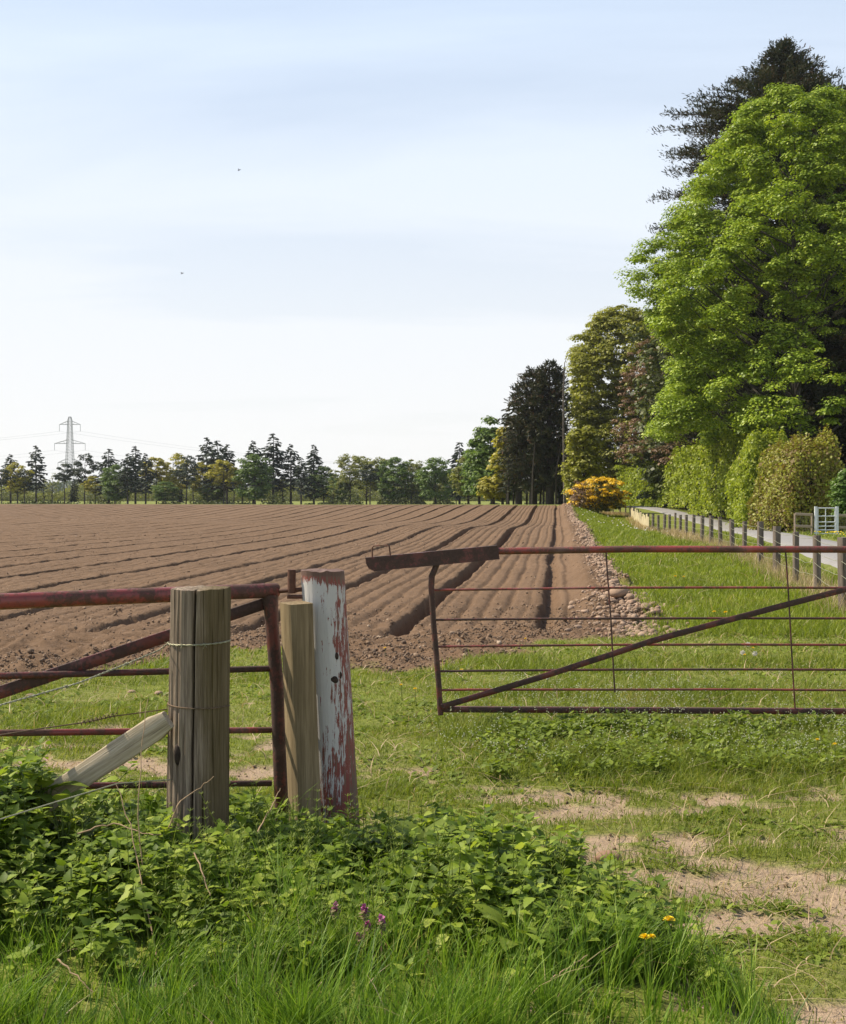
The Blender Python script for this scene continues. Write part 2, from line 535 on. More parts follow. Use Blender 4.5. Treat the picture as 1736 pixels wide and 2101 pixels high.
f = mth(t, 'ADD', f, mrange(t, sx.outputs[2], 1.19, 1.26, 0, .28))                 # bare ring at the top
pk = mrange(t, f, .612, .628)
deep = mrange(t, mth(t, 'ADD', f, mth(t, 'MULTIPLY', mth(t, 'SUBTRACT', n2, .5), .5)), .70, .76)
wht = mixc(t, n1, (.40, .385, .37), (.60, .585, .56))
red = mixc(t, n2, (.15, .035, .028), (.30, .08, .06))
brn = mixc(t, n2, (.07, .042, .03), (.20, .13, .09))
c = mixc(t, pk, wht, mixc(t, deep, red, brn))
top = mrange(t, sx.outputs[2], 1.236, 1.246)
c = mixc(t, top, c, mixc(t, n2, (.08, .045, .035), (.16, .09, .065)))
t.links.new(c, p.inputs['Base Color']); p.inputs['Roughness'].default_value = .7
bump(t, p, mth(t, 'ADD', mth(t, 'MULTIPLY', pk, -1.2), n2), .6, .004)
M['peel'] = m

# ------------------------------------------------------------------ terrain
S = 0.111     # drift of the furrows: they run towards +Y and a little right


def terr(X, Y):
    u = X - S * Y
    over = np.clip(-3.7 - u, 0, 200)
    Yd = 72 + 55 * (1 - np.exp(-over * 1.85 / 55.0))
    zd = 0.12 - 0.42 * sst(over, 0, 18)
    tt = Y - Yd
    znear = sst(tt, -62, 0) * zd + 0.22 * np.exp(-((tt + 20) / 9.0) ** 2)
    zc_ = 0.93 - 0.15 * sst(over, 0, 30)
    zl = znear + (zc_ - znear) * sst(tt, 0, 44)
    zr = np.interp(Y, [0, 40, 55, 67, 78, 92, 108, 122, 140, 200], [0, 0, -.11, -.30, -.42, -.28, -.05, .30, .75, .95])
    w = sst(u, 1.2, 5.0)
    z = zl * (1 - w) + zr * w
    far = sst(tt, 48, 105) * sst(Y, 112, 150)
    z = z * (1 - far) + far * np.interp(Y, [120, 230, 320, 440, 700], [.3, -.28, -.22, .55, .6])
    return z


def bank(X, Y):
    """low overgrown bank the gate posts stand in"""
    e = np.interp(X, [-30, -3, -1.2, -.3, .3, .75, 1.05, 1.3], [5.5, 5.5, 5.5, 5.55, 5.2, 4.5, 3.8, 2.5])
    return sst(e - Y, -.1, .7) * sst(Y, 1.2, 3.6) * 0.09 * np.where(X > 1.3, 0, 1)


YB_X = [-30, -6, -3.6, -2.9, -2.3, -1.6, -1.0, -.3, .3, .75, 1.24, 1.85, 2.3, 3.1, 3.4]
YB_Y = [9.4, 9.5, 9.9, 11.2, 13.0, 13.2, 11.9, 11.5, 11.6, 12.5, 13.2, 13.9, 14.2, 16.2, 22]


def soilmask(X, Y):
    """>0.5 = bare soil of the field"""
    u = X - S * Y
    yb = np.interp(X, YB_X, YB_Y)
    n = (fbm(X * 1.6, Y * 1.6, 4, 3) - .5)
    a = sst(Y - yb + n * 1.6, -.18, .18)
    b = sst(1.25 - u + n * .45, -.08, .08)
    Yd = 72 + 55 * (1 - np.exp(-np.clip(-3.7 - u, 0, 200) * 1.85 / 55.0))
    c = 1 - sst(Y - Yd - 44, -.5, .5)
    return a * b * c


def trackmask(X, Y):
    """bare sandy wheel ruts of the field track"""
    n = fbm(X * 1.1 + 9, Y * 4.2, 5, 21)
    n2 = fbm(X * 5, Y * 9, 3, 31)
    c1 = np.interp(X, [-6, -2.2, -.3, .3, 4], [7.9, 7.45, 7.0, 6.55, 6.3])
    r1 = 1 - np.clip(np.abs(Y - c1) / .62, 0, 1)
    r1 = r1 * np.interp(X, [-6, -1.4, -.9, -.1, .3, 1.6, 2.2, 4], [1.05, 1.05, .75, .1, .85, .8, .35, .3])
    c2 = np.interp(X, [.3, 1, 2, 4], [5.5, 5.2, 5.0, 4.9])
    r2 = (1 - np.clip(np.abs(Y - c2) / .80, 0, 1) ** 1.2) * sst(X, .15, .9) * 1.15
    r3 = sst(X, .8, 1.35) * (1 - sst(Y, 3.72, 4.02)) * .9
    v = np.maximum(np.maximum(r1, r2), r3)
    return sst(v * .92 + (n - .5) * 1.9 + (n2 - .5) * 1.5, .43, .63)


def hgt(X, Y, detail=True):
    u = X - S * Y
    z = terr(X, Y) + bank(X, Y)
    if not detail:
        return z
    near = 1 - sst(Y, 25, 60)
    z = z + (fbm(X * .9, Y * .9, 3, 5) - .5) * .06 * near
    z = z + (fbm(X * 6, Y * 6, 3, 8) - .5) * .025 * (1 - sst(Y, 12, 25))
    sm = soilmask(X, Y)
    wob = (fbm(Y * .25 + 3, np.round(u / 1.83) * 7.7, 3, 14) - .5) * .16 + (fbm(X * 3.3, Y * 1.6, 3, 17) - .5) * .07
    q = (u + wob + .14) / 1.83
    bi = np.round(q)
    d = np.abs(q - bi) * 1.83
    hb = hsh(bi, bi * 0, 77)
    dep = np.where(hb < .34, .12 + .12 * hb, .29 + .08 * hb)
    dep = np.where(bi >= -2, .26, dep); dep = np.where(bi == 0, .16, dep)
    dep = dep * (.8 + .4 * fbm(Y * .3, bi * 3.1, 2, 15))
    sd = (q - bi) * 1.83
    endj = (fbm(bi * 3.3, bi * 1.7, 2, 9) - .5) * 2.0
    bedf = sst(Y, 13.6 + endj, 15.6 + endj) * (1 - sst(u, .25, .6)) * sm
    ch = -dep * np.where(sd < 0, 1 - sst(-sd, .07, .125), 1 - sst(sd, .06, .20)) + .03 * np.exp(-((d - .30) / .09) ** 2)
    g4 = (np.abs(q - bi) * 1.83 + .0) / .305
    gd = np.abs(g4 - np.round(g4)) * .305
    gr = -(.030 + .028 * sst(u, -9, -3)) * np.exp(-(gd / .042) ** 2) * (d > .2) * (.6 + .8 * fbm(Y * .4, g4.round() * 4.4 + bi, 2, 16))
    z = z + bedf * (ch + gr)
    # furrow slice and bank of stones along the right-hand edge
    z = z + sm * sst(u, .2, .5) * sst(Y, 14, 17) * .16 * (1 + .4 * (fbm(X * 2, Y * .6, 3, 33) - .5))
    # rough soil
    rough = sm * (1 - .72 * bedf)
    z = z + rough * ((fbm(X * 3.2, Y * 3.2, 4, 41) - .5) * .15 + (fbm(X * 11, Y * 11, 4, 43) - .5) * .10)
    z = z + sm * (fbm(X * 9, Y * 9, 3, 51) - .5) * .022 * (1 - sst(Y, 25, 60))
    # ruts
    z = z - trackmask(X, Y) * .018 * (Y < 9)
    return z


def build_ground():
    us = [np.array([-3000, -2000, -1300, -900, -600, -420, -320, -250, -200]), np.arange(-165, -75, .6), np.arange(-75, -30, .11),
          np.arange(-30, -16, .055), np.arange(-16, 3.2, .038), np.arange(3.2, 8, .12), np.arange(8, 40, .5),
          np.array([42, 46, 52, 60, 75, 100, 150, 220, 350, 600, 1000, 1800, 3000])]
    us = np.concatenate(us)
    ys = [-60, -20, -6, -2, 0, 1, 1.6, 2.1]
    y = 2.5
    while y < 178:
        ys.append(y); y += max(.028, y * .0050)
    while y < 5000:
        ys.append(y); y *= 1.06
    ys = np.array(ys)
    U, Y = np.meshgrid(us, ys)
    X = U + S * Y
    Z = hgt(X, Y)
    SM = soilmask(X, Y); TM = trackmask(X, Y) * (Y < 9.5)
    nr, nc = X.shape
    idx = np.arange(nr * nc).reshape(nr, nc)
    Fq = np.stack([idx[:-1, :-1], idx[:-1, 1:], idx[1:, 1:], idx[1:, :-1]], -1).reshape(-1, 4)
    fs = SM.ravel()[Fq].mean(1) > .5
    P = np.stack([X, Y, Z], -1).reshape(-1, 3)
    for name, sel in (('ground', ~fs), ('ploughed_field', fs)):
        Fs = Fq[sel]
        used = np.unique(Fs)
        remap = np.full(nr * nc, -1); remap[used] = np.arange(len(used))
        g = Geo(); g.add(P[used], remap[Fs])
        me = g.mesh(name, M['ground'], smooth=True)
        for an, arr in (('soil', SM), ('track', TM)):
            a = me.attributes.new(an, 'FLOAT', 'POINT')
            a.data.foreach_set('value', arr.ravel()[used].astype(np.float32))
        o = bpy.data.objects.new(name, me); col.objects.link(o)
        tag(o, kind='structure')


m, t, p, out = nm('ground_soil_and_turf')
ob = mapped(t)
aS = N(t, 'ShaderNodeAttribute', attribute_name='soil'); aT = N(t, 'ShaderNodeAttribute', attribute_name='track')
n_f = noise(t, 45, 5, .65, ob); n_m = noise(t, 7, 5, .6, ob); n_l = noise(t, .9, 4, .55, ob); n_xl = noise(t, .07, 3, .5, ob)
n_s = noise(t, 160, 3, .6, ob)
soil = ramp(t, mth(t, 'ADD', mth(t, 'MULTIPLY', n_f, .45), mth(t, 'MULTIPLY', n_m, .55)), [(.25, (.098, .060, .036)), (.5, (.155, .099, .061)), (.75, (.21, .140, .090))])
soil = mixc(t, mrange(t, n_xl, .35, .65, 0, .35), soil, (.155, .096, .056))
vor = N(t, 'ShaderNodeTexVoronoi', Scale=16.0); t.links.new(ob, vor.inputs['Vector'])
peb = mth(t, 'MULTIPLY', mrange(t, vor.outputs['Distance'], .16, .10), mrange(t, noise(t, 3.1, 2, .5, mapped(t, loc=(9, 1, 0))), .52, .60))
soil = mixc(t, mrange(t, noise(t, .55, 4, .6, mapped(t, (1, .35, 1), loc=(4, 2, 0))), .5, .68, 0, .38), soil, (.085, .053, .030))
soil = mixc(t, mrange(t, n_s, .56, .72, 0, .5), soil, (.25, .165, .105))
soil = mixc(t, mth(t, 'MULTIPLY', peb, .55), soil, (.42, .33, .25))
sand = ramp(t, mth(t, 'ADD', mth(t, 'MULTIPLY', n_f, .5), mth(t, 'MULTIPLY', n_m, .5)), [(.25, (.21, .15, .10)), (.5, (.33, .245, .17)), (.75, (.42, .32, .23))])
grs = ramp(t, mth(t, 'ADD', mth(t, 'MULTIPLY', n_f, .5), mth(t, 'MULTIPLY', n_m, .5)), [(.3, (.08, .10, .018)), (.5, (.15, .18, .03)), (.72, (.24, .25, .06))])
grs = mixc(t, mrange(t, n_l, .45, .72, 0, .55), grs, (.20, .19, .07))
grs = mixc(t, mrange(t, n_s, .58, .75, 0, .5), grs, (.34, .27, .15))
c = mixc(t, aT.outputs['Fac'], grs, sand)
c = mixc(t, aS.outputs['Fac'], c, soil)
t.links.new(c, p.inputs['Base Color'])
p.inputs['Roughness'].default_value = .95; p.inputs['Specular IOR Level'].default_value = .15
hh = mth(t, 'ADD', mth(t, 'MULTIPLY', n_m, 1.2), mth(t, 'ADD', mth(t, 'MULTIPLY', n_f, .6), mth(t, 'MULTIPLY', n_s, .18)))
bump(t, p, hh, .8, .035)
M['ground'] = m
build_ground()

# ------------------------------------------------------------------ road
m, t, p, out = nm('pale_tarmac')
ob = mapped(t)
c = ramp(t, noise(t, 12, 6, .6, ob), [(.3, (.19, .185, .185)), (.7, (.27, .26, .255))])
c = mixc(t, mrange(t, noise(t, .5, 4, .6, ob), .5, .75, 0, .5), c, (.22, .20, .17))
t.links.new(c, p.inputs['Base Color']); p.inputs['Roughness'].default_value = .85
bump(t, p, noise(t, 90, 3, .6, ob), .3, .006)
M['road'] = m
RC = np.array([(6.8, 6), (8.3, 16), (10.9, 29), (13.6, 43), (17.0, 60), (20.2, 78), (22.8, 100), (24.3, 118), (24.6, 134), (23.2, 148), (20, 160)], float)
tt = np.linspace(0, 1, 160); ks = np.linspace(0, 1, len(RC))
# smooth the centre line
cx = np.interp(tt, ks, RC[:, 0]); cy = np.interp(tt, ks, RC[:, 1])
ker = np.ones(21) / 21
cxp = np.convolve(np.pad(cx, 10, 'edge'), ker, 'valid'); cyp = np.convolve(np.pad(cy, 10, 'edge'), ker, 'valid')
RP = np.stack([cxp, cyp], -1)
RT = norm(np.gradient(RP, axis=0)); RN = np.stack([RT[:, 1], -RT[:, 0]], -1)
g = Geo()
off = np.array([-1.25, -1.12, -.6, 0, .6, 1.12, 1.25])
crown = np.array([-.06, .035, .05, .06, .05, .035, -.06])
wobr = (fbm(tt * 60, tt * 0, 3, 88) - .5) * .25
pts = RP[:, None] + RN[:, None] * (off[None] * (1 + wobr[:, None] * .3))[..., None]
zz = hgt(pts[..., 0], pts[..., 1], False) + crown[None] + .02
V = np.concatenate([pts, zz[..., None]], -1)
nr, nc = V.shape[:2]; idx = np.arange(nr * nc).reshape(nr, nc)
g.add(V.reshape(-1, 3), np.stack([idx[:-1, :-1], idx[:-1, 1:], idx[1:, 1:], idx[1:, :-1]], -1).reshape(-1, 4))
o = g.obj('road', M['road'], smooth=True); tag(o, kind='structure')


def gz(x, y):
    return float(hgt(np.array([x], float), np.array([y], float))[0])


# ------------------------------------------------------------------ grass and ground cover
def blades(g, P, h, w, lean, bend, segs=3, att=None):
    """P (n,3) roots, h heights, w widths, lean (n,2) horizontal drift at the tip / h"""
    n = len(P)
    ang = rng.uniform(0, 2 * math.pi, n)
    side = np.stack([np.cos(ang), np.sin(ang), np.zeros(n)], -1)
    L = []
    for k in range(segs + 1):
        f = k / segs
        c = P + np.stack([lean[:, 0] * h * f ** 1.9, lean[:, 1] * h * f ** 1.9, h * (f - bend * f * f)], -1)
        ww = w * (1 - f ** 1.6) * .5 + (.0001)
        if k < segs:
            L.append(c - side * ww[:, None]); L.append(c + side * ww[:, None])
        else:
            L.append(c)
    V = np.stack(L, 1); k = V.shape[1]
    base = (np.arange(n) * k)[:, None]
    q = []
    for s in range(segs - 1):
        q.append(np.concatenate([base + 2 * s, base + 2 * s + 1, base + 2 * s + 3, base + 2 * s + 2], 1))
    off = g.n
    g.v.append(V.reshape(-1, 3)); g.a.append(np.zeros(n * k)); g.n += n * k
    if q: g.f[4].append(np.concatenate(q) + off)
    s = segs - 1
    g.f[3].append(np.concatenate([base + 2 * s, base + 2 * s + 1, base + 2 * s + 2], 1) + off)


def fore_edge(X):
    return np.interp(X, [-6, -1.2, -.3, .1, .4, .72, 1.0, 1.15, 1.3], [5.65, 5.7, 5.75, 5.5, 5.15, 4.6, 4.0, 3.5, 2.6])


def sample(n, x0, x1, y0, y1):
    return rng.uniform(x0, x1, n), rng.uniform(y0, y1, n)


def on_road(X, Y):
    d = np.interp(Y, RP[:, 1][:140], RP[:, 0][:140])
    return np.abs(X - d) < 1.62


# short turf over the track side and the headland
g = Geo()
parts = [(26000, 1.8, 3.6, .05, .004), (70000, 3.6, 6.5, .055, .0035), (110000, 6.5, 11, .06, .0048), (90000, 11, 20, .085, .0085), (60000, 20, 38, .12, .017), (50000, 38, 75, .16, .034)]
for n, y0, y1, hh_, ww_ in parts:
    Y = np.exp(rng.uniform(np.log(y0), np.log(y1), n)); X = rng.uniform(-.37, .37, n) * Y + rng.normal(0, .2, n)
    keep = (soilmask(X, Y) < .35) & ~on_road(X, Y)
    tm = trackmask(X, Y) * (Y < 9.5)
    dens = 1 - .86 * tm
    cl = fbm(X * 2.2, Y * 3, 4, 61)
    keep &= rng.uniform(0, 1, n) < dens * (.55 + .9 * sst(cl, .3, .6))
    keep &= ~((Y < fore_edge(X) - .3) & (X < 1.1))
    X, Y = X[keep], Y[keep]; k = len(X); cl = cl[keep]
    lush = sst(fbm(X * .8 + 5, Y * 1.1, 3, 71), .45, .62)
    big = np.where((Y > 7) & (Y < 10.5) & (X > .1), 1.5, 1.0) * np.where(trackmask(X, Y) * (Y < 9.5) > .3, .6, 1)
    h_ = hh_ * rng.uniform(.35, 1.25, k) * (.6 + .9 * lush) * big
    w_ = ww_ * rng.uniform(.6, 1.4, k)
    ln = rng.normal(0, .5, (k, 2)) + np.array([.15, 0])
    blades(g, np.stack([X, Y, hgt(X, Y) - .005], -1), h_, w_, ln, rng.uniform(0, .45, k), 2)
o = g.obj('turf', M['grass_short']); tag(o, 'short green turf with straw coloured blades round the gates and ruts', 'grass', kind='stuff')

# broad weed rosettes in the turf (small leaves)
LEAF = []
prof_ = [(0, .02), (.12, .62), (.3, 1.0), (.5, .92), (.7, .62), (.87, .3), (1, 0)]
for x_, w_ in prof_:
    LEAF += [(x_, -w_ * .32, -.10 * x_ * x_ + .05 * w_), (x_, 0, -.10 * x_ * x_), (x_, w_ * .32, -.10 * x_ * x_ + .05 * w_)]
LEAFF = []
for i in range(6):
    a = i * 3
    LEAFF += [(a, a + 1, a + 4, a + 3), (a + 1, a + 2, a + 5, a + 4)]
LEAF = np.array(LEAF)
# serrated version for nettles
NL = []; rows = 11
for i in range(rows):
    x_ = i / (rows - 1)
    w_ = np.interp(x_, [0, .1, .25, .45, .7, .9, 1], [.05, .72, 1, .86, .52, .2, 0]) * (1.0 if i % 2 == 0 else .78)
    NL += [(x_, -w_ * .33, -.22 * x_ * x_ + .07 * w_), (x_, 0, -.22 * x_ * x_ + 0), (x_, w_ * .33, -.22 * x_ * x_ + .07 * w_)]
NLF = []
for i in range(rows - 1):
    a = i * 3
    NLF += [(a, a + 1, a + 4, a + 3), (a + 1, a + 2, a + 5, a + 4)]
NL = np.array(NL)

g = Geo()
n = 5200
Y = np.exp(rng.uniform(np.log(4.2), np.log(22), n)); X = rng.uniform(-.37, .37, n) * Y
cl = fbm(X * 1.2, Y * 1.5, 3, 91)
patch = ((X > .4) & (X < 3.2) & (Y > 7.0) & (Y < 8.6))
keep = (soilmask(X, Y) < .3) & (Y > fore_edge(X) + .15) & ((cl > .50) | (patch & (rng.uniform(0, 1, n) < .45))) & (trackmask(X, Y) * (Y < 9.5) < .3)
X, Y = X[keep], Y[keep]; patch = patch[keep]
for x_, y_, pa in zip(X, Y, patch):
    k = rng.integers(6, 11) * (4 if pa else 1)
    a = rng.uniform(0, 2 * math.pi, k)
    el = rng.uniform(.15, .8, k)
    tdir = np.stack([np.cos(a) * np.cos(el), np.sin(a) * np.cos(el), np.sin(el)], -1)
    s_ = rng.uniform(.014, .034, k) * (1 + y_ / 14)
    ps = np.tile([x_, y_, gz(x_, y_)], (k, 1)) + np.stack([rng.normal(0, .05, k), rng.normal(0, .05, k), (rng.uniform(0, .09, k) if pa else np.zeros(k))], -1)
    scatter(g, LEAF, LEAFF, ps, frames(tdir, np.tile([0, 0, 1.0], (k, 1)) + rdir(k) * .2, s_))
o = g.obj('low_weeds', M['dock'], smooth=True); tag(o, 'low broad leaved weeds scattered through the short turf', 'weeds', kind='stuff')

# foreground long grass
g = Geo()
gd_ = Geo()
n = 150000
X, Y = sample(n, -2.0, 1.5, 2.65, 5.75)
fe = fore_edge(X)
inside = (Y < fe + rng.normal(0, .05, n)) & (np.abs(X) < Y * .40 + .2)
front = 1 - sst(Y, np.interp(X, [-2, -1, -.5, 0, 1], [3.5, 3.55, 3.8, 3.8, 3.6]), np.interp(X, [-2, -1, -.5, 0, 1], [3.95, 4.0, 4.3, 4.3, 4.2]))            # tall front fringe
right = sst(X, -.35, .15)
dens = np.clip(.26 + .75 * front + .38 * right, 0, 1) * .66
cl = fbm(X * 3, Y * 3, 3, 101)
keep = inside & (rng.uniform(0, 1, n) < dens * (.25 + 1.0 * sst(cl, .35, .6)))
X, Y, cl, fe, front, right = (q[keep] for q in (X, Y, cl, fe, front, right)); k = len(X)
ntf = 900
tcx, tcy = sample(ntf, -2.0, 1.5, 2.65, 5.75)
ti = rng.integers(0, ntf, k); ok = rng.uniform(0, 1, k) < .62
cand = np.argmin((X[:, None].astype(np.float32) - tcx[None].astype(np.float32)) ** 2 + (Y[:, None].astype(np.float32) - tcy[None].astype(np.float32)) ** 2, 1)
spx = np.where(ok, (X - tcx[cand]), 0); spy = np.where(ok, (Y - tcy[cand]), 0)
X = X - spx * .62; Y = Y - spy * .62
th = hsh(cand, cand * 0, 5)
tuft = fbm(X * 2.3 + 3, Y * 2.3, 3, 111)
tall = .17 + .13 * sst(tuft, .4, .65) + .07 * np.exp(-((X + .28) / .25) ** 2) * (Y < 4.3)
tall = tall * (1 - .38 * (1 - front) * right) * (.35 + .65 * sst(fe - Y, 0, .5))
tall = tall * (1 - .45 * (1 - sst(Y, 2.8, 3.35)))
h_ = tall * rng.uniform(.45, 1.15, k) * np.where(ok, .75 + .55 * th, .75)
w_ = rng.uniform(.003, .0065, k)
la = np.stack([(fbm(X * 5, Y * 5, 2, 121) - .45) * .8 + .03, (fbm(X * 5, Y * 5, 2, 131) - .5) * .8], -1) + rng.normal(0, .26, (k, 2)) + np.stack([spx, spy], -1) * 4.0
dry = rng.uniform(0, 1, k) < .025
P_ = np.stack([X, Y, hgt(X, Y) - .01], -1)
blades(g, P_[~dry], h_[~dry], w_[~dry], la[~dry], rng.uniform(0, .3, k)[~dry], 4)
blades(gd_, P_[dry], h_[dry] * .9, w_[dry], la[dry] * 1.6, rng.uniform(.1, .6, k)[dry], 4)
o = g.obj('long_grass', M['grass_fresh']); tag(o, 'long fresh green grass along the front of the bank', 'grass', kind='stuff')
# straw blades, also on the track side and the fence line
n = 9000
Y = np.exp(rng.uniform(np.log(3.7), np.log(40), n)); X = rng.uniform(-.37, .37, n) * Y
keep = (soilmask(X, Y) < .4) & ~((Y < fore_edge(X)) & (X < 1.1)) & ~on_road(X, Y)
X, Y = X[keep], Y[keep]; k = len(X)
blades(gd_, np.stack([X, Y, hgt(X, Y)], -1), .05 * (1 + Y / 9) * rng.uniform(.3, 1.5, k), .003 * (1 + Y / 6) * np.ones(k), rng.normal(0, 1.6, (k, 2)), rng.uniform(.2, .8, k), 3)
o = gd_.obj('straw', M['dry']); tag(o, 'dry straw coloured blades lying among the green grass', 'straw', kind='stuff')

# nettles on the bank
g = Geo(); gs = Geo()


def bank_top(X):
    """height of the weeds above the ground as the photo shows"""
    return np.interp(X, [-2.2, -1.75, -1.45, -1.0, -.7, -.45, -.2, .2, .6, 1.0], [.46, .43, .28, .27, .23, .18, .16, .28, .25, .17])


n = 1150
X, Y = sample(n, -2.1, .95, 3.68, 5.7)
fe = fore_edge(X)
wgt = np.where(X < -.35, 1.0, .85)
keep = (Y < fe - .08) & (rng.uniform(0, 1, n) < wgt * (.25 + .75 * sst(Y, 3.75, 4.25)))
X, Y = X[keep], Y[keep]
POSTS = [(-.95, 5.1), (-.5, 5.55), (-.39, 5.68)]
for x_, y_ in zip(X, Y):
    if min((x_ - a) ** 2 + (y_ - b) ** 2 for a, b in POSTS) < .03: continue
    hh_ = float(bank_top(x_)) * rng.uniform(.6, 1.1) * (.62 + .75 * float(fbm(np.array(x_ * 3.), np.array(y_ * 3.), 2, 251))) * (.45 + .55 * float(sst(np.array(y_), 3.4, 4.6)))
    hh_ = max(.1, hh_)
    base = np.array([x_, y_, gz(x_, y_)])
    ln = rng.normal(0, .10, 2)
    tip = base + np.array([ln[0] * hh_ * 2 + .02, ln[1] * hh_ * 2, hh_])
    ctr = (base + tip) / 2 + np.array([0, 0, hh_ * .12])
    c = bez(base, ctr, tip, 6)
    tube(gs, c, np.linspace(.0035, .0015, 6), 4, False)
    nn = int(hh_ / .034) + 3
    ps, td, sz = [], [], []
    a0 = rng.uniform(0, math.pi)
    for i in range(nn):
        f = .22 + .78 * i / (nn - 1)
        pos = bez(base, ctr, tip, 2)[0] * 0 + (1 - f) ** 2 * base + 2 * f * (1 - f) * ctr + f * f * tip
        ln_ = (.050 + .018 * min(1, max(0, y_ - 3.5))) * math.sin(math.pi * min(.93, max(.18, 1.0 - f * .82))) * rng.uniform(.75, 1.25)
        for s_ in range(2):
            a = a0 + i * math.pi / 2 + s_ * math.pi + rng.normal(0, .25)
            el = .45 * f - .15 + rng.normal(0, .38)
            td.append((math.cos(a) * math.cos(el), math.sin(a) * math.cos(el), math.sin(el)))
            ps.append(pos + np.array(td[-1]) * .012); sz.append(ln_)
    td = np.array(td); ps = np.array(ps); k = len(ps); sz = np.array(sz)
    scatter(g, NL, NLF, ps, frames(td, np.tile([0, 0, 1.0], (k, 1)) + rdir(k) * .3, np.stack([sz, sz * rng.uniform(.95, 1.35, k), sz], -1)))
o = g.obj('nettle_bed', M['nettle'], smooth=True); tag(o, 'dense bed of nettles covering the bank around the wooden posts', 'weeds', kind='stuff')
gs.obj('stems', M['stem'], parent=o)

# cleavers: thin upright stems with whorls
g = Geo()
NAR = np.array([(0, -.02, 0), (0, .02, 0), (.5, .075, .0), (.5, -.075, 0), (1, 0, -.06)]); NARF4 = [(0, 1, 2, 3)]; NARF3 = [(3, 2, 4)]
n = 420
X, Y = sample(n, -1.6, .9, 3.7, 5.3)
keep = (Y < fore_edge(X) - .05) & (rng.uniform(0, 1, n) < np.where(X > -.9, 1, .3))
for x_, y_ in zip(X[keep], Y[keep]):
    hh_ = rng.uniform(.16, .36) * (1 if y_ > 4 else .8)
    base = np.array([x_, y_, gz(x_, y_)])
    tip = base + np.array([rng.normal(0, .06), rng.normal(0, .06), hh_])
    c = bez(base, (base + tip) / 2 + rng.normal(0, .02, 3), tip, 6)
    tube(g, c, np.linspace(.002, .0012, 6), 3, False)
    for i in range(int(hh_ / .035)):
        f = .2 + .8 * i / max(1, int(hh_ / .035) - 1)
        pos = np.array([np.interp(f, np.linspace(0, 1, 6), c[:, j]) for j in range(3)])
        k = 6; a = np.arange(k) / k * 2 * math.pi + rng.uniform(0, 1)
        el = .55
        td = np.stack([np.cos(a) * math.cos(el), np.sin(a) * math.cos(el), np.full(k, math.sin(el))], -1)
        s_ = np.full(k, .030 * (1.1 - .4 * f))
        scatter(g, NAR, NARF4, np.tile(pos, (k, 1)), frames(td, np.tile([0, 0, 1.], (k, 1)), s_))
        scatter(g, NAR, NARF3, np.tile(pos, (k, 1)), frames(td, np.tile([0, 0, 1.], (k, 1)), s_))
o = g.obj('cleavers', M['cleaver']); tag(o, 'thin upright cleavers stems with whorled leaves in front of the white post', 'weeds', kind='stuff')

# big smooth dock leaves at the left edge and on the right of the bank
DOCK = np.array([(q[0], q[1] * 1.2 + .02 * math.sin(q[0] * 14), q[2] * 1.6 - .30 * q[0] ** 2) for q in LEAF])
docks = [(-1.55, 4.95, .13, 9, 'broad leaved dock plant at the left edge below the bleached plank', .30),
         (-1.42, 4.80, .08, 6, 'small broad leaved dock plant right under the foot of the bleached plank', .24),
         (.02, 4.95, .15, 10, 'dark green broad leaved dock plant on the bank right of the white post', .06),
         (.55, 4.45, .13, 9, 'broad leaved dock plant at the right shoulder of the bank near the sandy track', .05),
         (.30, 3.95, .12, 9, 'broad leaved dock plant among the long grass below the yellow dandelions', .06)]
for x_, y_, s_, k, lab, up in docks:
    g = Geo(); gst = Geo()
    z0 = gz(x_, y_)
    a = np.arange(k) * 2.4 + rng.uniform(0, 2)
    el = rng.uniform(.35, 1.1, k)
    td = np.stack([np.cos(a) * np.cos(el), np.sin(a) * np.cos(el), np.sin(el)], -1)
    ps = np.array([0, 0, up]) + td * rng.uniform(.03, .10, (k, 1))
    scatter(g, DOCK, LEAFF, ps, frames(td, np.tile([0, 0, 1.], (k, 1)) + rdir(k) * .15, s_ * rng.uniform(.7, 1.2, k)))
    for q in ps:
        tube(gst, bez((0, 0, 0), (0, 0, up * .7), q, 4), [.004, .004, .003, .002], 4, False)
    e = empty('dock_plant', lab, 'weed', (x_, y_, z0))
    g.obj('leaves', M['dock'], e, True); gst.obj('stalks', M['stem'], e)

# rough edge tufts between grass and the field, weedy shepherd's purse below the right gate
g = Geo(); gfl = Geo()
OCT = np.array([(1, 0, 0), (-1, 0, 0), (0, 1, 0), (0, -1, 0), (0, 0, 1), (0, 0, -1)], float)
OCTF = [(0, 2, 4), (2, 1, 4), (1, 3, 4), (3, 0, 4), (2, 0, 5), (1, 2, 5), (3, 1, 5), (0, 3, 5)]
n = 4200
Y = rng.uniform(7.0, 10.6, n); X = rng.uniform(-1.0, .36 * Y)
w_ = sst(X, -.2, .8) * (1 - .35 * np.abs(Y - 8.3))
keep = (rng.uniform(0, 1, n) < w_ * (.3 + sst(fbm(X * 1.5, Y * 1.5, 3, 141), .35, .6))) & (trackmask(X, Y) < .3) & (soilmask(X, Y) < .2)
X, Y = X[keep], Y[keep]; k = len(X)
Z = hgt(X, Y); hh_ = rng.uniform(.06, .20, k)
blades(g, np.stack([X, Y, Z], -1), hh_, np.full(k, .0035), rng.normal(0, .15, (k, 2)), np.zeros(k), 2)
for rep in range(3):
    off = rng.normal(0, .008, (k, 3)); off[:, 2] = np.abs(off[:, 2]) - rep * .012
    scatter(gfl, OCT, OCTF, np.stack([X, Y, Z + hh_], -1) + off, np.tile(np.eye(3), (k, 1, 1)) * rng.uniform(.002, .0055, k)[:, None, None])
o = g.obj('flowering_weeds', M['grass_short']); tag(o, 'tiny white flowered weeds thick in the turf below the right gate', 'weeds', kind='stuff')
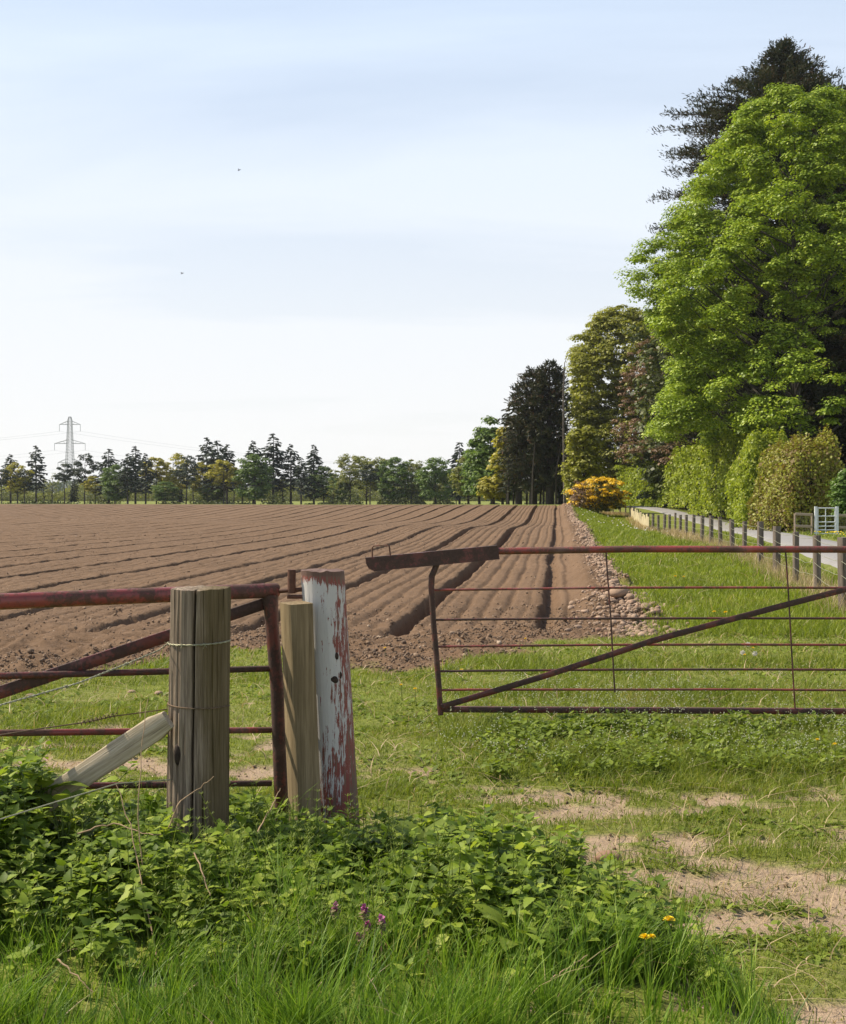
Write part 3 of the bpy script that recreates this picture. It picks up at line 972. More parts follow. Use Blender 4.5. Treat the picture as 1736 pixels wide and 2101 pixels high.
gfl.obj('flower_heads', M['whiteflower'], parent=o)

# ------------------------------------------------------------------ stones and clods


def ico(sub=1):
    import bmesh
    bm = bmesh.new(); bmesh.ops.create_icosphere(bm, subdivisions=sub, radius=1)
    V = np.array([v.co[:] for v in bm.verts]); Fa = np.array([[v.index for v in f.verts] for f in bm.faces]); bm.free()
    return V, Fa


IV1, IF1 = ico(1); IV2, IF2 = ico(2); IV3, IF3 = ico(3)


def rockshape(V, seed, rough=.3, flat_=.65):
    r = np.random.default_rng(seed)
    d = norm(V)
    f = np.ones(len(V))
    for _ in range(5):
        ax = norm(r.normal(size=(1, 3)))[0]
        f += rough * .4 * np.sin(d @ ax * r.uniform(1.5, 4) + r.uniform(0, 6))
    q = d * f[:, None] * np.array([1, r.uniform(.65, .95), flat_])
    return q


def rotz(n, tilt=.35):
    a = rng.uniform(0, 2 * math.pi, n)
    t_ = np.stack([np.cos(a), np.sin(a), rng.normal(0, tilt, n)], -1)
    nn = np.tile([0, 0, 1.], (n, 1)) + rng.normal(0, tilt, (n, 3))
    return t_, nn


# the bank of cleared stones on the right edge of the field
n = 13000
Y = np.exp(rng.uniform(np.log(14.0), np.log(112), n))
uu = rng.normal(1.02, .16, n); uu = np.where(Y < 19, rng.normal(1.0, .30, n), uu)
keep = (uu > .1) & (uu < np.where(Y < 19, 1.9, 1.5))
Y, uu = Y[keep], uu[keep]; X = uu + S * Y
Zg = hgt(X, Y)
sz = rng.gamma(2.4, .0068, len(X)) * (1 + np.clip((Y - 25) / 60, 0, .9)) + .010
score = sz / Y
order = np.argsort(-score)
rocks = []
for s_ in range(6):
    g = Geo(); g.add(rockshape(IV2, 300 + s_, .3, .62), IF2); rocks.append(g.mesh('field_stone', M['stone'], True))
for i in order[:298]:
    o = bpy.data.objects.new('field_stone', rocks[int(rng.integers(6))]); col.objects.link(o)
    o.location = (X[i], Y[i], Zg[i] + sz[i] * .3)
    o.rotation_euler = (rng.normal(0, .3), rng.normal(0, .3), rng.uniform(0, 6.28)); o.scale = (sz[i],) * 3
    tag(o, 'brownish rounded stone in the rubble strip between the ploughed soil and grass', 'stone', 'cleared stones along the field edge')
g = Geo()
rest = order[298:]
for s_ in range(5):
    sel = rest[s_::5]; t_, n_ = rotz(len(sel))
    scatter(g, rockshape(IV1, 400 + s_), IF1, np.stack([X[sel], Y[sel], Zg[sel] + sz[sel] * .3], -1), frames(t_, n_, sz[sel]))
o = g.obj('stone_rubble', M['stone'], smooth=True); tag(o, 'strip of small cleared stones running far along the field edge', 'stones', kind='stuff')

# the big boulder among them, and stones in the track
singles = [(1269, 1254, .135, 'large round pale boulder, biggest in the rubble strip behind the right gate'),
           (1246, 1766, .062, 'flat pale stone sunk in the sandy track, the larger one nearer the camera'),
           (1052, 1704, .045, 'small pale stone at the edge of the sandy track just right of the weeds'),
           (62, 1432, .04, 'pale stone lying at the edge of the soil at the far left'),
           (270, 1420, .03, 'pale stone between the soil and turf just left of the round post'),
           (325, 1424, .035, 'pale rounded stone in the turf touching the left side of the round post'),
           (1186, 1290, .06, 'pale stone in the soil left of the rubble strip behind the right gate')]
for x_, y_, r_, lab in singles:
    q = px(x_, y_)
    g = Geo(); V = rockshape(IV3, int(x_), .12, .58); g.add(V * r_, IF3)
    o = g.obj('boulder' if r_ > .12 else 'stone', M['stone'], smooth=True, loc=(q[0], q[1], gz(q[0], q[1]) + r_ * (.5 if r_ > .12 else .2)))
    o.rotation_euler = (0, 0, rng.uniform(-.4, .4)); tag(o, lab, 'stone')

# clods on the headland, crumbs on the beds
g = Geo()
n = 80000
X = rng.uniform(-7, 3, n); Y = 9.3 + (rng.uniform(0, 1, n) ** 1.3) * 9
sm = soilmask(X, Y) > rng.uniform(.3, .9, n)
dens = np.where(Y < np.interp(X, YB_X, YB_Y) + 2.6, 1, .10)
keep = sm & (rng.uniform(0, 1, n) < dens) & (np.abs(X) < .40 * Y)
X, Y = X[keep], Y[keep]; k = len(X); sz = rng.gamma(1.3, .0048, k) + .0025
Z = hgt(X, Y)
for s_ in range(5):
    sel = np.arange(s_, k, 5); t_, n_ = rotz(len(sel), .6)
    scatter(g, rockshape(IV1, 500 + s_, .55, .7), IF1, np.stack([X[sel], Y[sel], Z[sel] + sz[sel] * .25], -1), frames(t_, n_, sz[sel]))
n = 4000
Y = np.exp(rng.uniform(np.log(15), np.log(60), n)); uu = rng.uniform(-24, .6, n); X = uu + S * Y
keep = (soilmask(X, Y) > .8) & (np.abs(X) < .38 * Y)
X, Y = X[keep], Y[keep]; k = len(X); sz = (rng.gamma(1.2, .004, k) + .003) * (1 + Y / 50)
t_, n_ = rotz(k, .6)
scatter(g, rockshape(IV1, 600, .5, .7), IF1, np.stack([X, Y, hgt(X, Y) + sz * .25], -1), frames(t_, n_, sz))
o = g.obj('soil_clods', M['clod']); tag(o, 'crumbly brown soil clods strewn over the headland and beds', 'soil', kind='stuff')
# small pebbles and leaf litter on the track
g = Geo()
n = 5000
X = rng.uniform(-3.2, 2.6, n); Y = rng.uniform(3.6, 9, n)
keep = (trackmask(X, Y) > .4) & ~((Y < fore_edge(X)) & (X < 1.1))
X, Y = X[keep], Y[keep]; k = len(X); sz = rng.gamma(1.4, .0028, k) + .0015
t_, n_ = rotz(k, .4)
scatter(g, rockshape(IV1, 610, .4, .6), IF1, np.stack([X, Y, hgt(X, Y) + sz * .3], -1), frames(t_, n_, sz))
o = g.obj('track_grit', M['clod']); tag(o, 'fine grit and crumbs lying on the bare sandy ruts', 'grit', kind='stuff')

# ------------------------------------------------------------------ left round post
def lathe_post(name, mat, r0, r1, h, seg=96, rings=50, seed=0, crack=None, lean=(0, 0), parent=None, top_drop=.004, grain=.004, z0=-.25):
    a = np.arange(seg) / seg * 2 * math.pi
    zs = np.linspace(z0, h, rings)
    A, Z = np.meshgrid(a, zs)
    f = (Z - z0) / (h - z0)
    rr = r0 + (r1 - r0) * f
    rr = rr + (fbm(A * 9 / 1.0, Z * .8, 3, seed) - .5) * grain * 2 + (fbm(np.cos(A) * 1.4 + 5, np.sin(A) * 1.4 + Z * .9, 2, seed + 7) - .5) * .012
    if crack is not None:
        for ca, cw, cdp, za, zb in crack:
            ang = ca + .10 * (Z - .6) * .6 + (fbm(Z * 3, Z * 0, 2, seed + 3) - .5) * .06
            dd = np.abs((A - ang + math.pi) % (2 * math.pi) - math.pi)
            rr = rr - cdp * np.exp(-(dd / cw) ** 2) * sst(Z, za, za + .1) * (1 - sst(Z, zb - .1, zb))
    X = rr * np.cos(A) + lean[0] * Z; Yy = rr * np.sin(A) + lean[1] * Z
    topj = (fbm(np.cos(a) * 3, np.sin(a) * 3, 2, seed + 4) - .5) * .012
    Z[-1] = Z[-1] + topj
    g = Geo()
    idx = np.arange(rings * seg).reshape(rings, seg); j2 = np.roll(idx, -1, axis=1)
    V = np.stack([X, Yy, Z], -1)
    Fq = np.stack([idx[:-1], j2[:-1], j2[1:], idx[1:]], -1).reshape(-1, 4)
    g.add(V.reshape(-1, 3), Fq)
    # top: two inner rings, slightly domed and rough
    prev = V[-1]; c = prev.mean(0) + np.array([0, 0, .004])
    last = prev
    for k in (.93, .6, .25):
        ring = c + (prev - c) * k + np.stack([np.zeros(seg), np.zeros(seg), (fbm(a * 4, a * 0 + k * 5, 2, seed + 5) - .3) * .006], -1)
        g.add(np.concatenate([last, ring]), [[i, (i + 1) % seg, seg + (i + 1) % seg, seg + i] for i in range(seg)])
        last = ring
    g.ngon(last)
    return g.obj(name, mat, parent, smooth=True)


P1 = at(405, 5.1); z1 = gz(P1[0], P1[1])
e = empty('round_post', 'thick weathered round wooden gate post with a long split, wrapped in wire', 'post', (P1[0], P1[1], 0))
lathe_post('post', M['oldpost'], .127, .121, zat(1207, 5.1), 320, 90, 11, [(-1.62, .030, .05, -.3, 1.4), (-2.2, .022, .02, .3, 1.4), (-2.45, .016, .016, -.2, .9), (-2.75, .014, .014, .4, 1.3), (-1.95, .012, .012, -.2, .7), (-.55, .03, .03, 1.08, 1.4)], lean=(.012, 0), parent=e, grain=.006)
# knot
g = Geo(); V = rockshape(IV2, 5, .3, .9); g.add(V * np.array([.016, .016, .05]), IF2)
kn = g.obj('knot', flat('dark_knot', (.03, .02, .015), .9, var=.5, scale=60), e, True, loc=(-.062, -.101, zat(1545, 4.98)))


def wrap(g, cx_, cy_, r_, z, a0, a1, tilt=0.0, rad=.0022, n=28):
    a = np.linspace(a0, a1, n)
    tube(g, np.stack([cx_ + r_ * np.cos(a), cy_ + r_ * np.sin(a), z + tilt * np.cos(a)], -1), rad, 6)


# barbed wire: a thing of its own, stapled to the post, leaving to the left
def barbed(g, pts, rad=.0021, pitch=.055, amp=.0022):
    P = np.asarray(pts, float)
    d = np.r_[0, np.cumsum(np.linalg.norm(np.diff(P, axis=0), axis=1))]
    s = np.arange(0, d[-1], .012)
    Q = np.stack([np.interp(s, d, P[:, j]) for j in range(3)], -1)
    T = norm(np.gradient(Q, axis=0)); U = norm(np.cross(T, [0, 0, 1.0])); W = np.cross(T, U)
    for ph in (0, math.pi):
        a = s / pitch * 2 * math.pi + ph
        tube(g, Q + amp * (U * np.cos(a)[:, None] + W * np.sin(a)[:, None]), rad, 5)
    return Q, T


def barb(g, c, tdir, r=.006):
    a = np.linspace(0, 4 * math.pi, 18)
    tdir = norm(np.array(tdir)[None])[0]; U = norm(np.cross(tdir, [0, 0, 1.])[None])[0]; W = np.cross(tdir, U)
    c = np.asarray(c)
    tube(g, c + r * (U * np.cos(a)[:, None] + W * np.sin(a)[:, None]) + tdir * np.linspace(-.005, .005, 18)[:, None], .0014, 4)
    for s_, v in ((1, U + W), (-1, U - W * .6), (1, W), (-1, W * .4 + U)):
        tube(g, [c + v * r * .5, c + s_ * v * .018 + tdir * s_ * .006], [.0014, .0006], 4)


zb = zat(1322, 4.98)
g = Geo(); gb = Geo()
a = np.linspace(-.15, -math.pi + .05, 26)
ring = np.stack([P1[0] + .012 * zb + .1305 * np.cos(a), P1[1] + .1305 * np.sin(a), zb + .004 - .012 * (np.linspace(0, 1, 26))], -1)
pL = [at(342, 5.03, zat(1328, 5.03)), at(260, 4.75, zat(1362, 4.75)), at(160, 4.45, zat(1402, 4.45)), at(0, 4.0, zat(1447, 4.0)), at(-160, 3.6, zat(1500, 3.6))]
tt_ = np.linspace(0, 1, 40); pL = np.array(pL); pls = np.stack([np.interp(tt_, np.linspace(0, 1, 5), pL[:, j]) for j in range(3)], -1)
Q, T = barbed(g, np.concatenate([ring, pls[2:]]))
e2 = empty('barbed_wire', 'grey twisted barbed wire round the round post sloping down to the left', 'wire', tuple(ring[0]))
o = g.obj('strands', M['galv']); o.parent = e2; o.location = -e2.location
for k_ in (12, 20, 30, 62, 95, 130):
    if k_ < len(Q):
        gb = Geo(); barb(gb, Q[k_], T[k_]); o = gb.obj('barb', M['galv']); o.parent = e2; o.location = -e2.location
# plain rusty wire, twisted join
zb2 = zat(1453, 4.98)
g = Geo()
a = np.linspace(-.1, -math.pi + .1, 24)
ring = np.stack([P1[0] + .012 * zb2 + .130 * np.cos(a), P1[1] + .130 * np.sin(a), zb2 - .006 + .012 * np.linspace(0, 1, 24)], -1)
tube(g, ring, .0026, 6)
pl = np.array([ring[-1], at(343, 5.08, zat(1455, 5.08)), at(230, 5.0, zat(1470, 5.0)), at(175, 4.85, zat(1482, 4.85)), at(90, 4.6, zat(1494, 4.6)), at(0, 4.4, zat(1508, 4.4)), at(-130, 4.1, zat(1535, 4.1))])
tube(g, pl, .0026, 6)
c0, c1 = at(240, 5.0, zat(1466, 5.0)), at(165, 4.83, zat(1484, 4.83))
s = np.linspace(0, 1, 60)[:, None]; aa = np.linspace(0, 9 * 2 * math.pi, 60)[:, None]
tube(g, c0 + (c1 - c0) * s + np.concatenate([np.zeros((60, 1)), np.cos(aa) * .007, np.sin(aa) * .008], 1), .0021, 5)
tube(g, [c0, c0 + np.array([.004, -.004, .03])], [.002, .001], 4)
o = g.obj('plain_wire', M['rustwire']); tag(o, 'rusty plain wire with a twisted join tied round the middle of the round post', 'wire')
g = Geo()
tube(g, [at(350, 5.0, zat(1600, 5.0)), at(300, 4.95, zat(1603, 4.95)), at(240, 4.8, zat(1608, 4.8)), at(100, 4.5, zat(1650, 4.5)), at(-60, 4.2, zat(1700, 4.2))], .0028, 6)
o = g.obj('low_wire', M['galv']); tag(o, 'low grey wire leaving the foot of the round post into the nettles', 'wire')

# ------------------------------------------------------------------ diagonal plank strut
A = at(345, 4.96, zat(1476, 4.96)); B = at(100, 5.02, zat(1638, 5.02))
L_ = np.linalg.norm(B - A) + .25
dirv = norm((B - A)[None])[0]
g = Geo()
nseg = 14
sec = []
for i in range(nseg + 1):
    f = i / nseg
    hh_ = .100 * (1 + .03 * math.sin(f * 9))
    if f < .07: hh_ *= .75 + .25 * f / .07
    ww = .045
    b_ = .006
    pr = [(ww / 2 - b_, -hh_ / 2), (ww / 2, -hh_ / 2 + b_), (ww / 2, hh_ / 2 - b_), (ww / 2 - b_, hh_ / 2), (-ww / 2 + b_, hh_ / 2), (-ww / 2, hh_ / 2 - b_), (-ww / 2, -hh_ / 2 + b_), (-ww / 2 + b_, -hh_ / 2)]
    sec.append([(L_ * f, q[0], q[1] + rng.normal(0, .0012)) for q in pr])
sec = np.array(sec)
idx = np.arange((nseg + 1) * 8).reshape(nseg + 1, 8); j2 = np.roll(idx, -1, 1)
g.add(sec.reshape(-1, 3), np.stack([idx[:-1], j2[:-1], j2[1:], idx[1:]], -1).reshape(-1, 4))
g.ngon(sec[0][::-1]); g.ngon(sec[-1])
o = g.obj('wooden_strut', M['plank'])
xax = Vector(dirv); yax = Vector((0, 0, 1)).cross(xax).normalized(); zax = xax.cross(yax)
o.matrix_world = Matrix.Translation(Vector(A)) @ Matrix((xax, yax, zax)).transposed().to_4x4()
tag(o, 'bleached wooden plank leaning from the weeds up to the round post', 'plank')

# ------------------------------------------------------------------ white post + pin
P2 = at(693, 5.68)
e = empty('painted_post', 'round gate post with peeling white paint over red, hinge pin on its left', 'post', (P2[0], P2[1], 0))
o = lathe_post('post', M['peel'], .104, .099, zat(1170, 5.68), 96, 60, 23, [(-1.1, .02, .004, .2, 1.3)], lean=(-.058, 0), parent=e, grain=.002)
dk = flat('dark_hole', (.035, .022, .016), .9, var=.5, scale=80)
for (x_, y_, rx, rz_) in ((688, 1347, .015, .019), (684, 1395, .026, .018), (696, 1386, .014, .022)):
    z_ = zat(y_, 5.59); ox = (x_ - 868) / F * 5.59 - P2[0]
    lx = -.058 * z_; rr_ = .1005
    dx_ = ox - lx; dyv = -math.sqrt(max(1e-5, rr_ ** 2 - dx_ ** 2))
    g = Geo(); g.add(rockshape(IV2, int(x_), .15, 1.0) * np.array([rx, .006, rz_]), IF2)
    g.obj('knot_hole', dk, e, True, loc=(ox, dyv, z_))
zt = zat(1208, 5.68)
xl = -.058 * zt
pin = Geo()
tube(pin, [(xl - .145, -.01, zt - .02), (xl - .145, -.01, zt + .09)], .0195, 14)
box_between(pin, (xl - .165, -.01, zt - .036), (xl - .09, -.01, zt - .036), .03, .018)
pin.obj('hinge_pin', M['rustbare'], e)

# square stake
P3 = at(612, 5.52)
zt3 = zat(1238, 5.5)
g = Geo()
ln_ = -.042
secs = []
for z_ in np.linspace(-.3, zt3, 12):
    w_, d_ = .115, .11
    c_ = .006
    pr = [(w_ - c_ - w_ / 2, -d_ / 2), (w_ / 2, -d_ / 2 + c_), (w_ / 2, d_ / 2 - c_), (w_ / 2 - c_, d_ / 2), (-w_ / 2 + c_, d_ / 2), (-w_ / 2, d_ / 2 - c_), (-w_ / 2, -d_ / 2 + c_), (-w_ / 2 + c_, -d_ / 2)]
    ca, sa = math.cos(-.58), math.sin(-.58)
    secs.append([(p_ * ca + q_ * sa + ln_ * z_ + rng.normal(0, .0006) , -p_ * sa + q_ * ca, z_) for p_, q_ in pr])
secs = np.array(secs); secs[-1, :, 2] += np.array([0, .0, .004, .004, .002, 0, -.002, -.002])
idx = np.arange(12 * 8).reshape(12, 8); j2 = np.roll(idx, -1, 1)
g.add(secs.reshape(-1, 3), np.stack([idx[:-1], j2[:-1], j2[1:], idx[1:]], -1).reshape(-1, 4)); g.ngon(secs[-1])
o = g.obj('square_stake', M['stake'], loc=(P3[0] + .038, P3[1], 0)); tag(o, 'square greenish timber stake standing against the left of the white post', 'post')

# ------------------------------------------------------------------ left gate
GR = at(556, 5.70); GL = at(0, 5.07)
gd = norm((GL - GR)[None])[0]; GLEN = 3.3


def gp(s, z):
    q = GR + gd * s
    return np.array([q[0] - GR[0], q[1] - GR[1], z])


def sx_(x):
    """distance along the gate from its hinge end at photo column x"""
    k = (x - 868) / F
    return (k * GR[1] - GR[0]) / (gd[0] - k * gd[1])


def gzat(x, y):
    q = GR + gd * sx_(x)
    return zat(y, q[1])


e = empty('field_gate', 'rusty red tubular field gate behind the round post, running off to the left', 'gate', (GR[0], GR[1], 0), group=None)
ztop = gzat(500, 1214)
g = Geo(); tube(g, [gp(-.035, ztop), gp(-.03, ztop), gp(GLEN, ztop + .004)], [.030, .034, .034], 20); g.obj('top_rail', M['rust'], e, True)
g = Geo()
zz_ = np.array([.045, .3, .7, ztop - .16, ztop - .08, ztop - .02]); rr_ = np.array([.033, .033, .032, .031, .034, .040])
lean = [0.055, .045, .03, .005, 0, -.005]
tube(g, [gp(0, 0) + np.array([l_ , 0, z_]) for l_, z_ in zip(lean, zz_)], rr_, 18); g.obj('hinge_post', M['rustdark'], e, True)
for (xa, ya, r_) in ((540, 1373, .0145), (545, 1499, .0145), (548, 1608, .0145)):
    z_ = gzat(xa, ya); zl = {1373: gzat(0, 1387), 1499: gzat(0, 1504), 1608: gzat(200, 1612)}[ya]
    zl2 = z_ + (zl - z_) * GLEN / sx_(0 if ya != 1608 else 200)
    g = Geo(); tube(g, [gp(.0, z_), gp(GLEN * .5, (z_ + zl2) / 2), gp(GLEN, zl2)], r_, 12); g.obj('rail', M['rust'] if ya == 1499 else M['rustdark'], e, True)
za, zb_ = gzat(530, 1240), gzat(0, 1418)
sl = (zb_ - za) / (sx_(0) - sx_(530))
g = Geo(); s_end = sx_(530) + (za - .06) / (-sl)
off = np.array([0, 0.022, 0])
box_between(g, gp(sx_(540), za) + off, gp(min(GLEN, s_end), za + sl * (min(GLEN, s_end) - sx_(540))) + off, .012, .055); g.obj('diagonal_brace', M['rustdark'], e)
g = Geo(); tube(g, [gp(GLEN, .05), gp(GLEN, ztop)], .03, 14); g.obj('latch_post', M['rust'], e, True)
g = Geo()
hp = np.array([P2[0] + xl - .15 - GR[0], P2[1] - .01 - GR[1], zt - .012])
tube(g, [gp(-.02, ztop - .005) , hp + np.array([-.02, 0, .005]), hp + np.array([.09, 0, .012])], [.013, .011, .010], 10); g.obj('hinge_eye', M['rustbare'], e, True)

# ------------------------------------------------------------------ right gate
Y0 = 8.7


def rp(x, y, dy_=0.0):
    q = at(x, Y0, zat(y, Y0)); return q + np.array([0, dy_, 0])


org = np.array([rp(903, 1467)[0], Y0, 0])
e = empty('field_gate', 'long rusty gate standing open across the middle with a boxed steel latch arm', 'gate', tuple(org))


def rg(g, name, mat, smooth=True):
    o = g.obj(name, mat, e, smooth); 
    o.data.transform(Matrix.Translation(-Vector(org))); return o


XR = 868 + 3.98 / Y0 * F
g = Geo(); tube(g, [rp(1012, 1131), rp(1300, 1126.5), rp(1500, 1127), rp(XR, 1128)], .0245, 16); rg(g, 'top_rail', M['rust'])
g = Geo()
es = [rp(900, 1150), rp(893, 1166), rp(886, 1182), rp(885, 1205), rp(889, 1270), rp(895, 1340), rp(900, 1400), rp(904, 1467)]
tube(g, es, [.0195, .022, .023, .022, .021, .021, .021, .021], 14); rg(g, 'end_post', M['rustdark'])
# boxed arm: an open-backed channel with rounded nose
prof = [(750, 1144), (1020, 1118.5), (1025, 1147), (880, 1161), (768, 1171.5), (757, 1166), (751.5, 1156)]
g = Geo()
fr = [rp(x_, y_, -.034) for x_, y_ in prof]; bk = [rp(x_, y_, .034) for x_, y_ in prof]
k = len(prof)
g.ngon(np.array(fr[::-1])); g.ngon(np.array(bk)); g.add(np.array(fr + bk), [[i, (i + 1) % k, k + (i + 1) % k, k + i] for i in range(k)])
box = rg(g, 'latch_arm', M['rustdark'], False)
bv = box.modifiers.new('bevel', 'BEVEL'); bv.width = .003; bv.segments = 2; bv.limit_method = 'ANGLE'
g = Geo(); tube(g, [rp(1004, 1126, -.036), rp(1004, 1126, -.040)], .006, 10)
bo = g.obj('bolt', M['rustbare'], box, True); bo.data.transform(Matrix.Translation(-Vector(org)))
g = Geo()
hh2 = [rp(764, 1145), rp(763.5, 1124), rp(767, 1120), rp(774, 1119.5), rp(794, 1118.5), rp(799, 1121), rp(801, 1140)]
tube(g, hh2, .0055, 8); rg(g, 'lift_handle', M['rustbare'])
rows_ = [(1211, 1206, 1207), (1272, 1269, 1269), (1327, 1323, 1324), (1377.5, 1374, 1375), (1416, 1415, 1418)]
for i, (ya, yb_, yc) in enumerate(rows_):
    xl_ = np.interp(ya, [1205, 1340, 1467], [885, 895, 904])
    g = Geo(); tube(g, [rp(xl_, ya), rp(xl_ + 60, ya - 1), rp(1250, yb_), rp(1500, yb_ - .5), rp(XR, yc)], [.0085, .0085, .0085, .0085, .0085], 8); rg(g, 'rod', M['rustdark'] if i % 2 else M['rust'])
for pts_ in ([(1243, 1130), (1246, 1180), (1253, 1270), (1257, 1350), (1261, 1420)], [(1611, 1130), (1617, 1220), (1623, 1330), (1627, 1400), (1631, 1462)]):
    g = Geo(); tube(g, [rp(x_, y_, -.012) for x_, y_ in pts_], .0058, 8); rg(g, 'upright_rod', M['rustdark'])
g = Geo()
dpts = [(906, 1449), (1000, 1421), (1110, 1388), (1256, 1341), (1330, 1316), (1480, 1275), (1600, 1243), (1736, 1208), (1990, 1140)]
for a_, b_ in zip(dpts[:-1], dpts[1:]):
    box_between(g, rp(*a_, -.024), rp(*b_, -.024), .008, .042, bev=.001)
rg(g, 'diagonal_brace', M['rustdark'], False)
g = Geo(); box_between(g, rp(908, 1455), rp(XR, 1461), .035, .042, bev=.003); rg(g, 'bottom_rail', M['rustdark'], False)
g = Geo(); tube(g, [rp(XR, 1472), rp(XR, 1120)], .026, 14); rg(g, 'hinge_stile', M['rust'])

# ------------------------------------------------------------------ wire fence along the lane
e = empty('wire_fence', 'post and wire fence between the field edge grass and the lane', 'fence', (6.1, 17.5, 0))
fx = [(1860, 11.6), (1795, 14.2), (1733, 17.2), (1677, 20.3), (1633, 22.6), (1593, 25.6), (1560, 28.9), (1527, 32.4), (1503, 35.8), (1479, 38.8), (1459, 41.5), (1440, 44.6), (1423, 47.8), (1408, 51), (1396, 54), (1385, 57.5), (1374, 60.5), (1363, 64), (1351, 67), (1340, 71), (1330, 75), (1322, 80), (1315, 85), (1308, 92), (1301, 99), (1294, 107), (1284, 110), (1272, 111), (1258, 112), (1243, 113)]
FP = []
for i, (x_, Yp) in enumerate(fx):
    X = (x_ - 868) / F * Yp
    z0 = gz(X, Yp); r = random.Random(i)
    h_ = 1.0 + r.uniform(-.05, .06)
    g = Geo()
    w_ = r.uniform(.095, .125)
    tl = (r.uniform(-.03, .03), r.uniform(-.03, .03))
    a_ = r.uniform(.15, .45)
    up = (math.cos(a_), math.sin(a_), 0)
    box_between(g, (X, Yp, z0 - .3), (X + tl[0], Yp + tl[1], z0 + h_), w_, w_ * r.uniform(.8, 1.1), up=up, bev=.008)
    o = g.obj('fence_post', M['fencepost']); o.parent = e; o.location = -e.location
    FP.append((X, Yp, z0, h_))
FP = np.array(FP)
for fz in (.93, .72, .52, .32):
    g = Geo(); pts_ = []
    for i in range(len(FP) - 1):
        a_, b_ = FP[i], FP[i + 1]
        for k in range(5):
            f = k / 5
            sag = -.035 * math.sin(math.pi * f) * rng.uniform(.5, 1.5)
            pts_.append((a_[0] * (1 - f) + b_[0] * f - .05, a_[1] * (1 - f) + b_[1] * f, (a_[2] * (1 - f) + b_[2] * f) + fz + sag))
    tube(g, pts_, .004, 4); o = g.obj('wire', M['galv']); o.parent = e; o.location = -e.location
# pale slabs in the dip, standing in for overlapping sunlit post faces
e = empty('lit_post_slabs', 'row of pale slabs standing in for sunlit fence post faces far down the lane', 'fence', (13.5, 80, 0))
for k in range(24):
    f = k / 23
    Yp = 73 + f * 33; x_ = np.interp(Yp, [73, 80, 92, 107], [1331, 1320, 1306, 1292.5]); X = (x_ - 868) / F * Yp
    z0 = gz(X, Yp)
    g = Geo(); hh_ = .85 + .15 * math.sin(k * 1.7)
    box_between(g, (X, Yp, z0 - .1), (X + rng.normal(0, .03), Yp, z0 + hh_), .04, 1.25, up=(.12, 1, 0), bev=.004)
    o = g.obj('lit_slab', M['litposts']); o.parent = e; o.location = -e.location
# dry grass along the fence
g = Geo()
n = 6500
seg = rng.uniform(11, 29, n); i0 = seg.astype(int).clip(0, len(FP) - 2); f = seg - i0
X = FP[i0, 0] * (1 - f) + FP[i0 + 1, 0] * f - .15 + rng.normal(0, .28, n); Y = FP[i0, 1] * (1 - f) + FP[i0 + 1, 1] * f + rng.normal(0, .4, n)
keep = fbm(X * .9, Y * .5, 2, 171) > .42
X, Y = X[keep], Y[keep]; k = len(X)
blades(g, np.stack([X, Y, hgt(X, Y)], -1), rng.uniform(.15, .5, k), np.full(k, .03), rng.normal(0, .3, (k, 2)), rng.uniform(0, .4, k), 3)
n = 2600
seg = rng.uniform(1.5, 11, n); i0 = seg.astype(int); f = seg - i0
X = FP[i0, 0] * (1 - f) + FP[i0 + 1, 0] * f + rng.normal(0, .25, n); Y = FP[i0, 1] * (1 - f) + FP[i0 + 1, 1] * f
blades(g, np.stack([X, Y, hgt(X, Y)], -1), rng.uniform(.15, .5, n), np.full(n, .009), rng.normal(0, .3, (n, 2)), rng.uniform(0, .4, n), 3)
o = g.obj('dry_grass', M['dry']); tag(o, 'dead pale grass standing along the foot of the wire fence', 'grass', kind='stuff')
# lush grass between stones and fence
g = Geo()
n = 60000
Y = np.exp(rng.uniform(np.log(14), np.log(110), n)); fx_ = np.interp(Y, FP[:26, 1], FP[:26, 0])
X = S * Y + 1.1 + rng.uniform(0, 1, n) * (fx_ + 1.2 - S * Y - 1.1)
keep = ~on_road(X, Y)
X, Y = X[keep], Y[keep]; k = len(X)
blades(g, np.stack([X, Y, hgt(X, Y)], -1), rng.uniform(.05, .17, k) * (.6 + .9 * fbm(X * .9, Y * .7, 3, 261)), .006 * (1 + Y / 12), rng.normal(0, .4, (k, 2)), rng.uniform(0, .3, k), 2)
o = g.obj('verge_grass', M['verge']); tag(o, 'bright green rough grass between the stones and the wire fence', 'grass', kind='stuff')

# ------------------------------------------------------------------ galvanised gate + rail fences
GY = 58.0
gx0, gx1 = (1674 - 868) / F * GY, (1714 - 868) / F * GY
gz0 = gz((gx0 + gx1) / 2, GY)
e = empty('metal_gate', 'small galvanised tubular gate beside the lane in front of the hedges', 'gate', (gx0, GY, gz0))
for dx_ in (0, gx1 - gx0 + .08):
    g = Geo(); box_between(g, (dx_, 0, -.2), (dx_, 0, 1.36), .12, .12, up=(0, 1, 0)); g.obj('gate_post', M['whitegate'], e)
W_ = gx1 - gx0
for z_ in (1.28, .90, .62, .42, .24, .06):
    g = Geo(); tube(g, [(.08, 0, z_), (W_, 0, z_)], .028, 8); g.obj('bar', M['whitegate'], e, True)
for x_ in (.1, W_ / 2, W_ - .02):
    g = Geo(); tube(g, [(x_, 0, .04), (x_, 0, 1.3)], .024, 8); g.obj('upright', M['whitegate'], e, True)
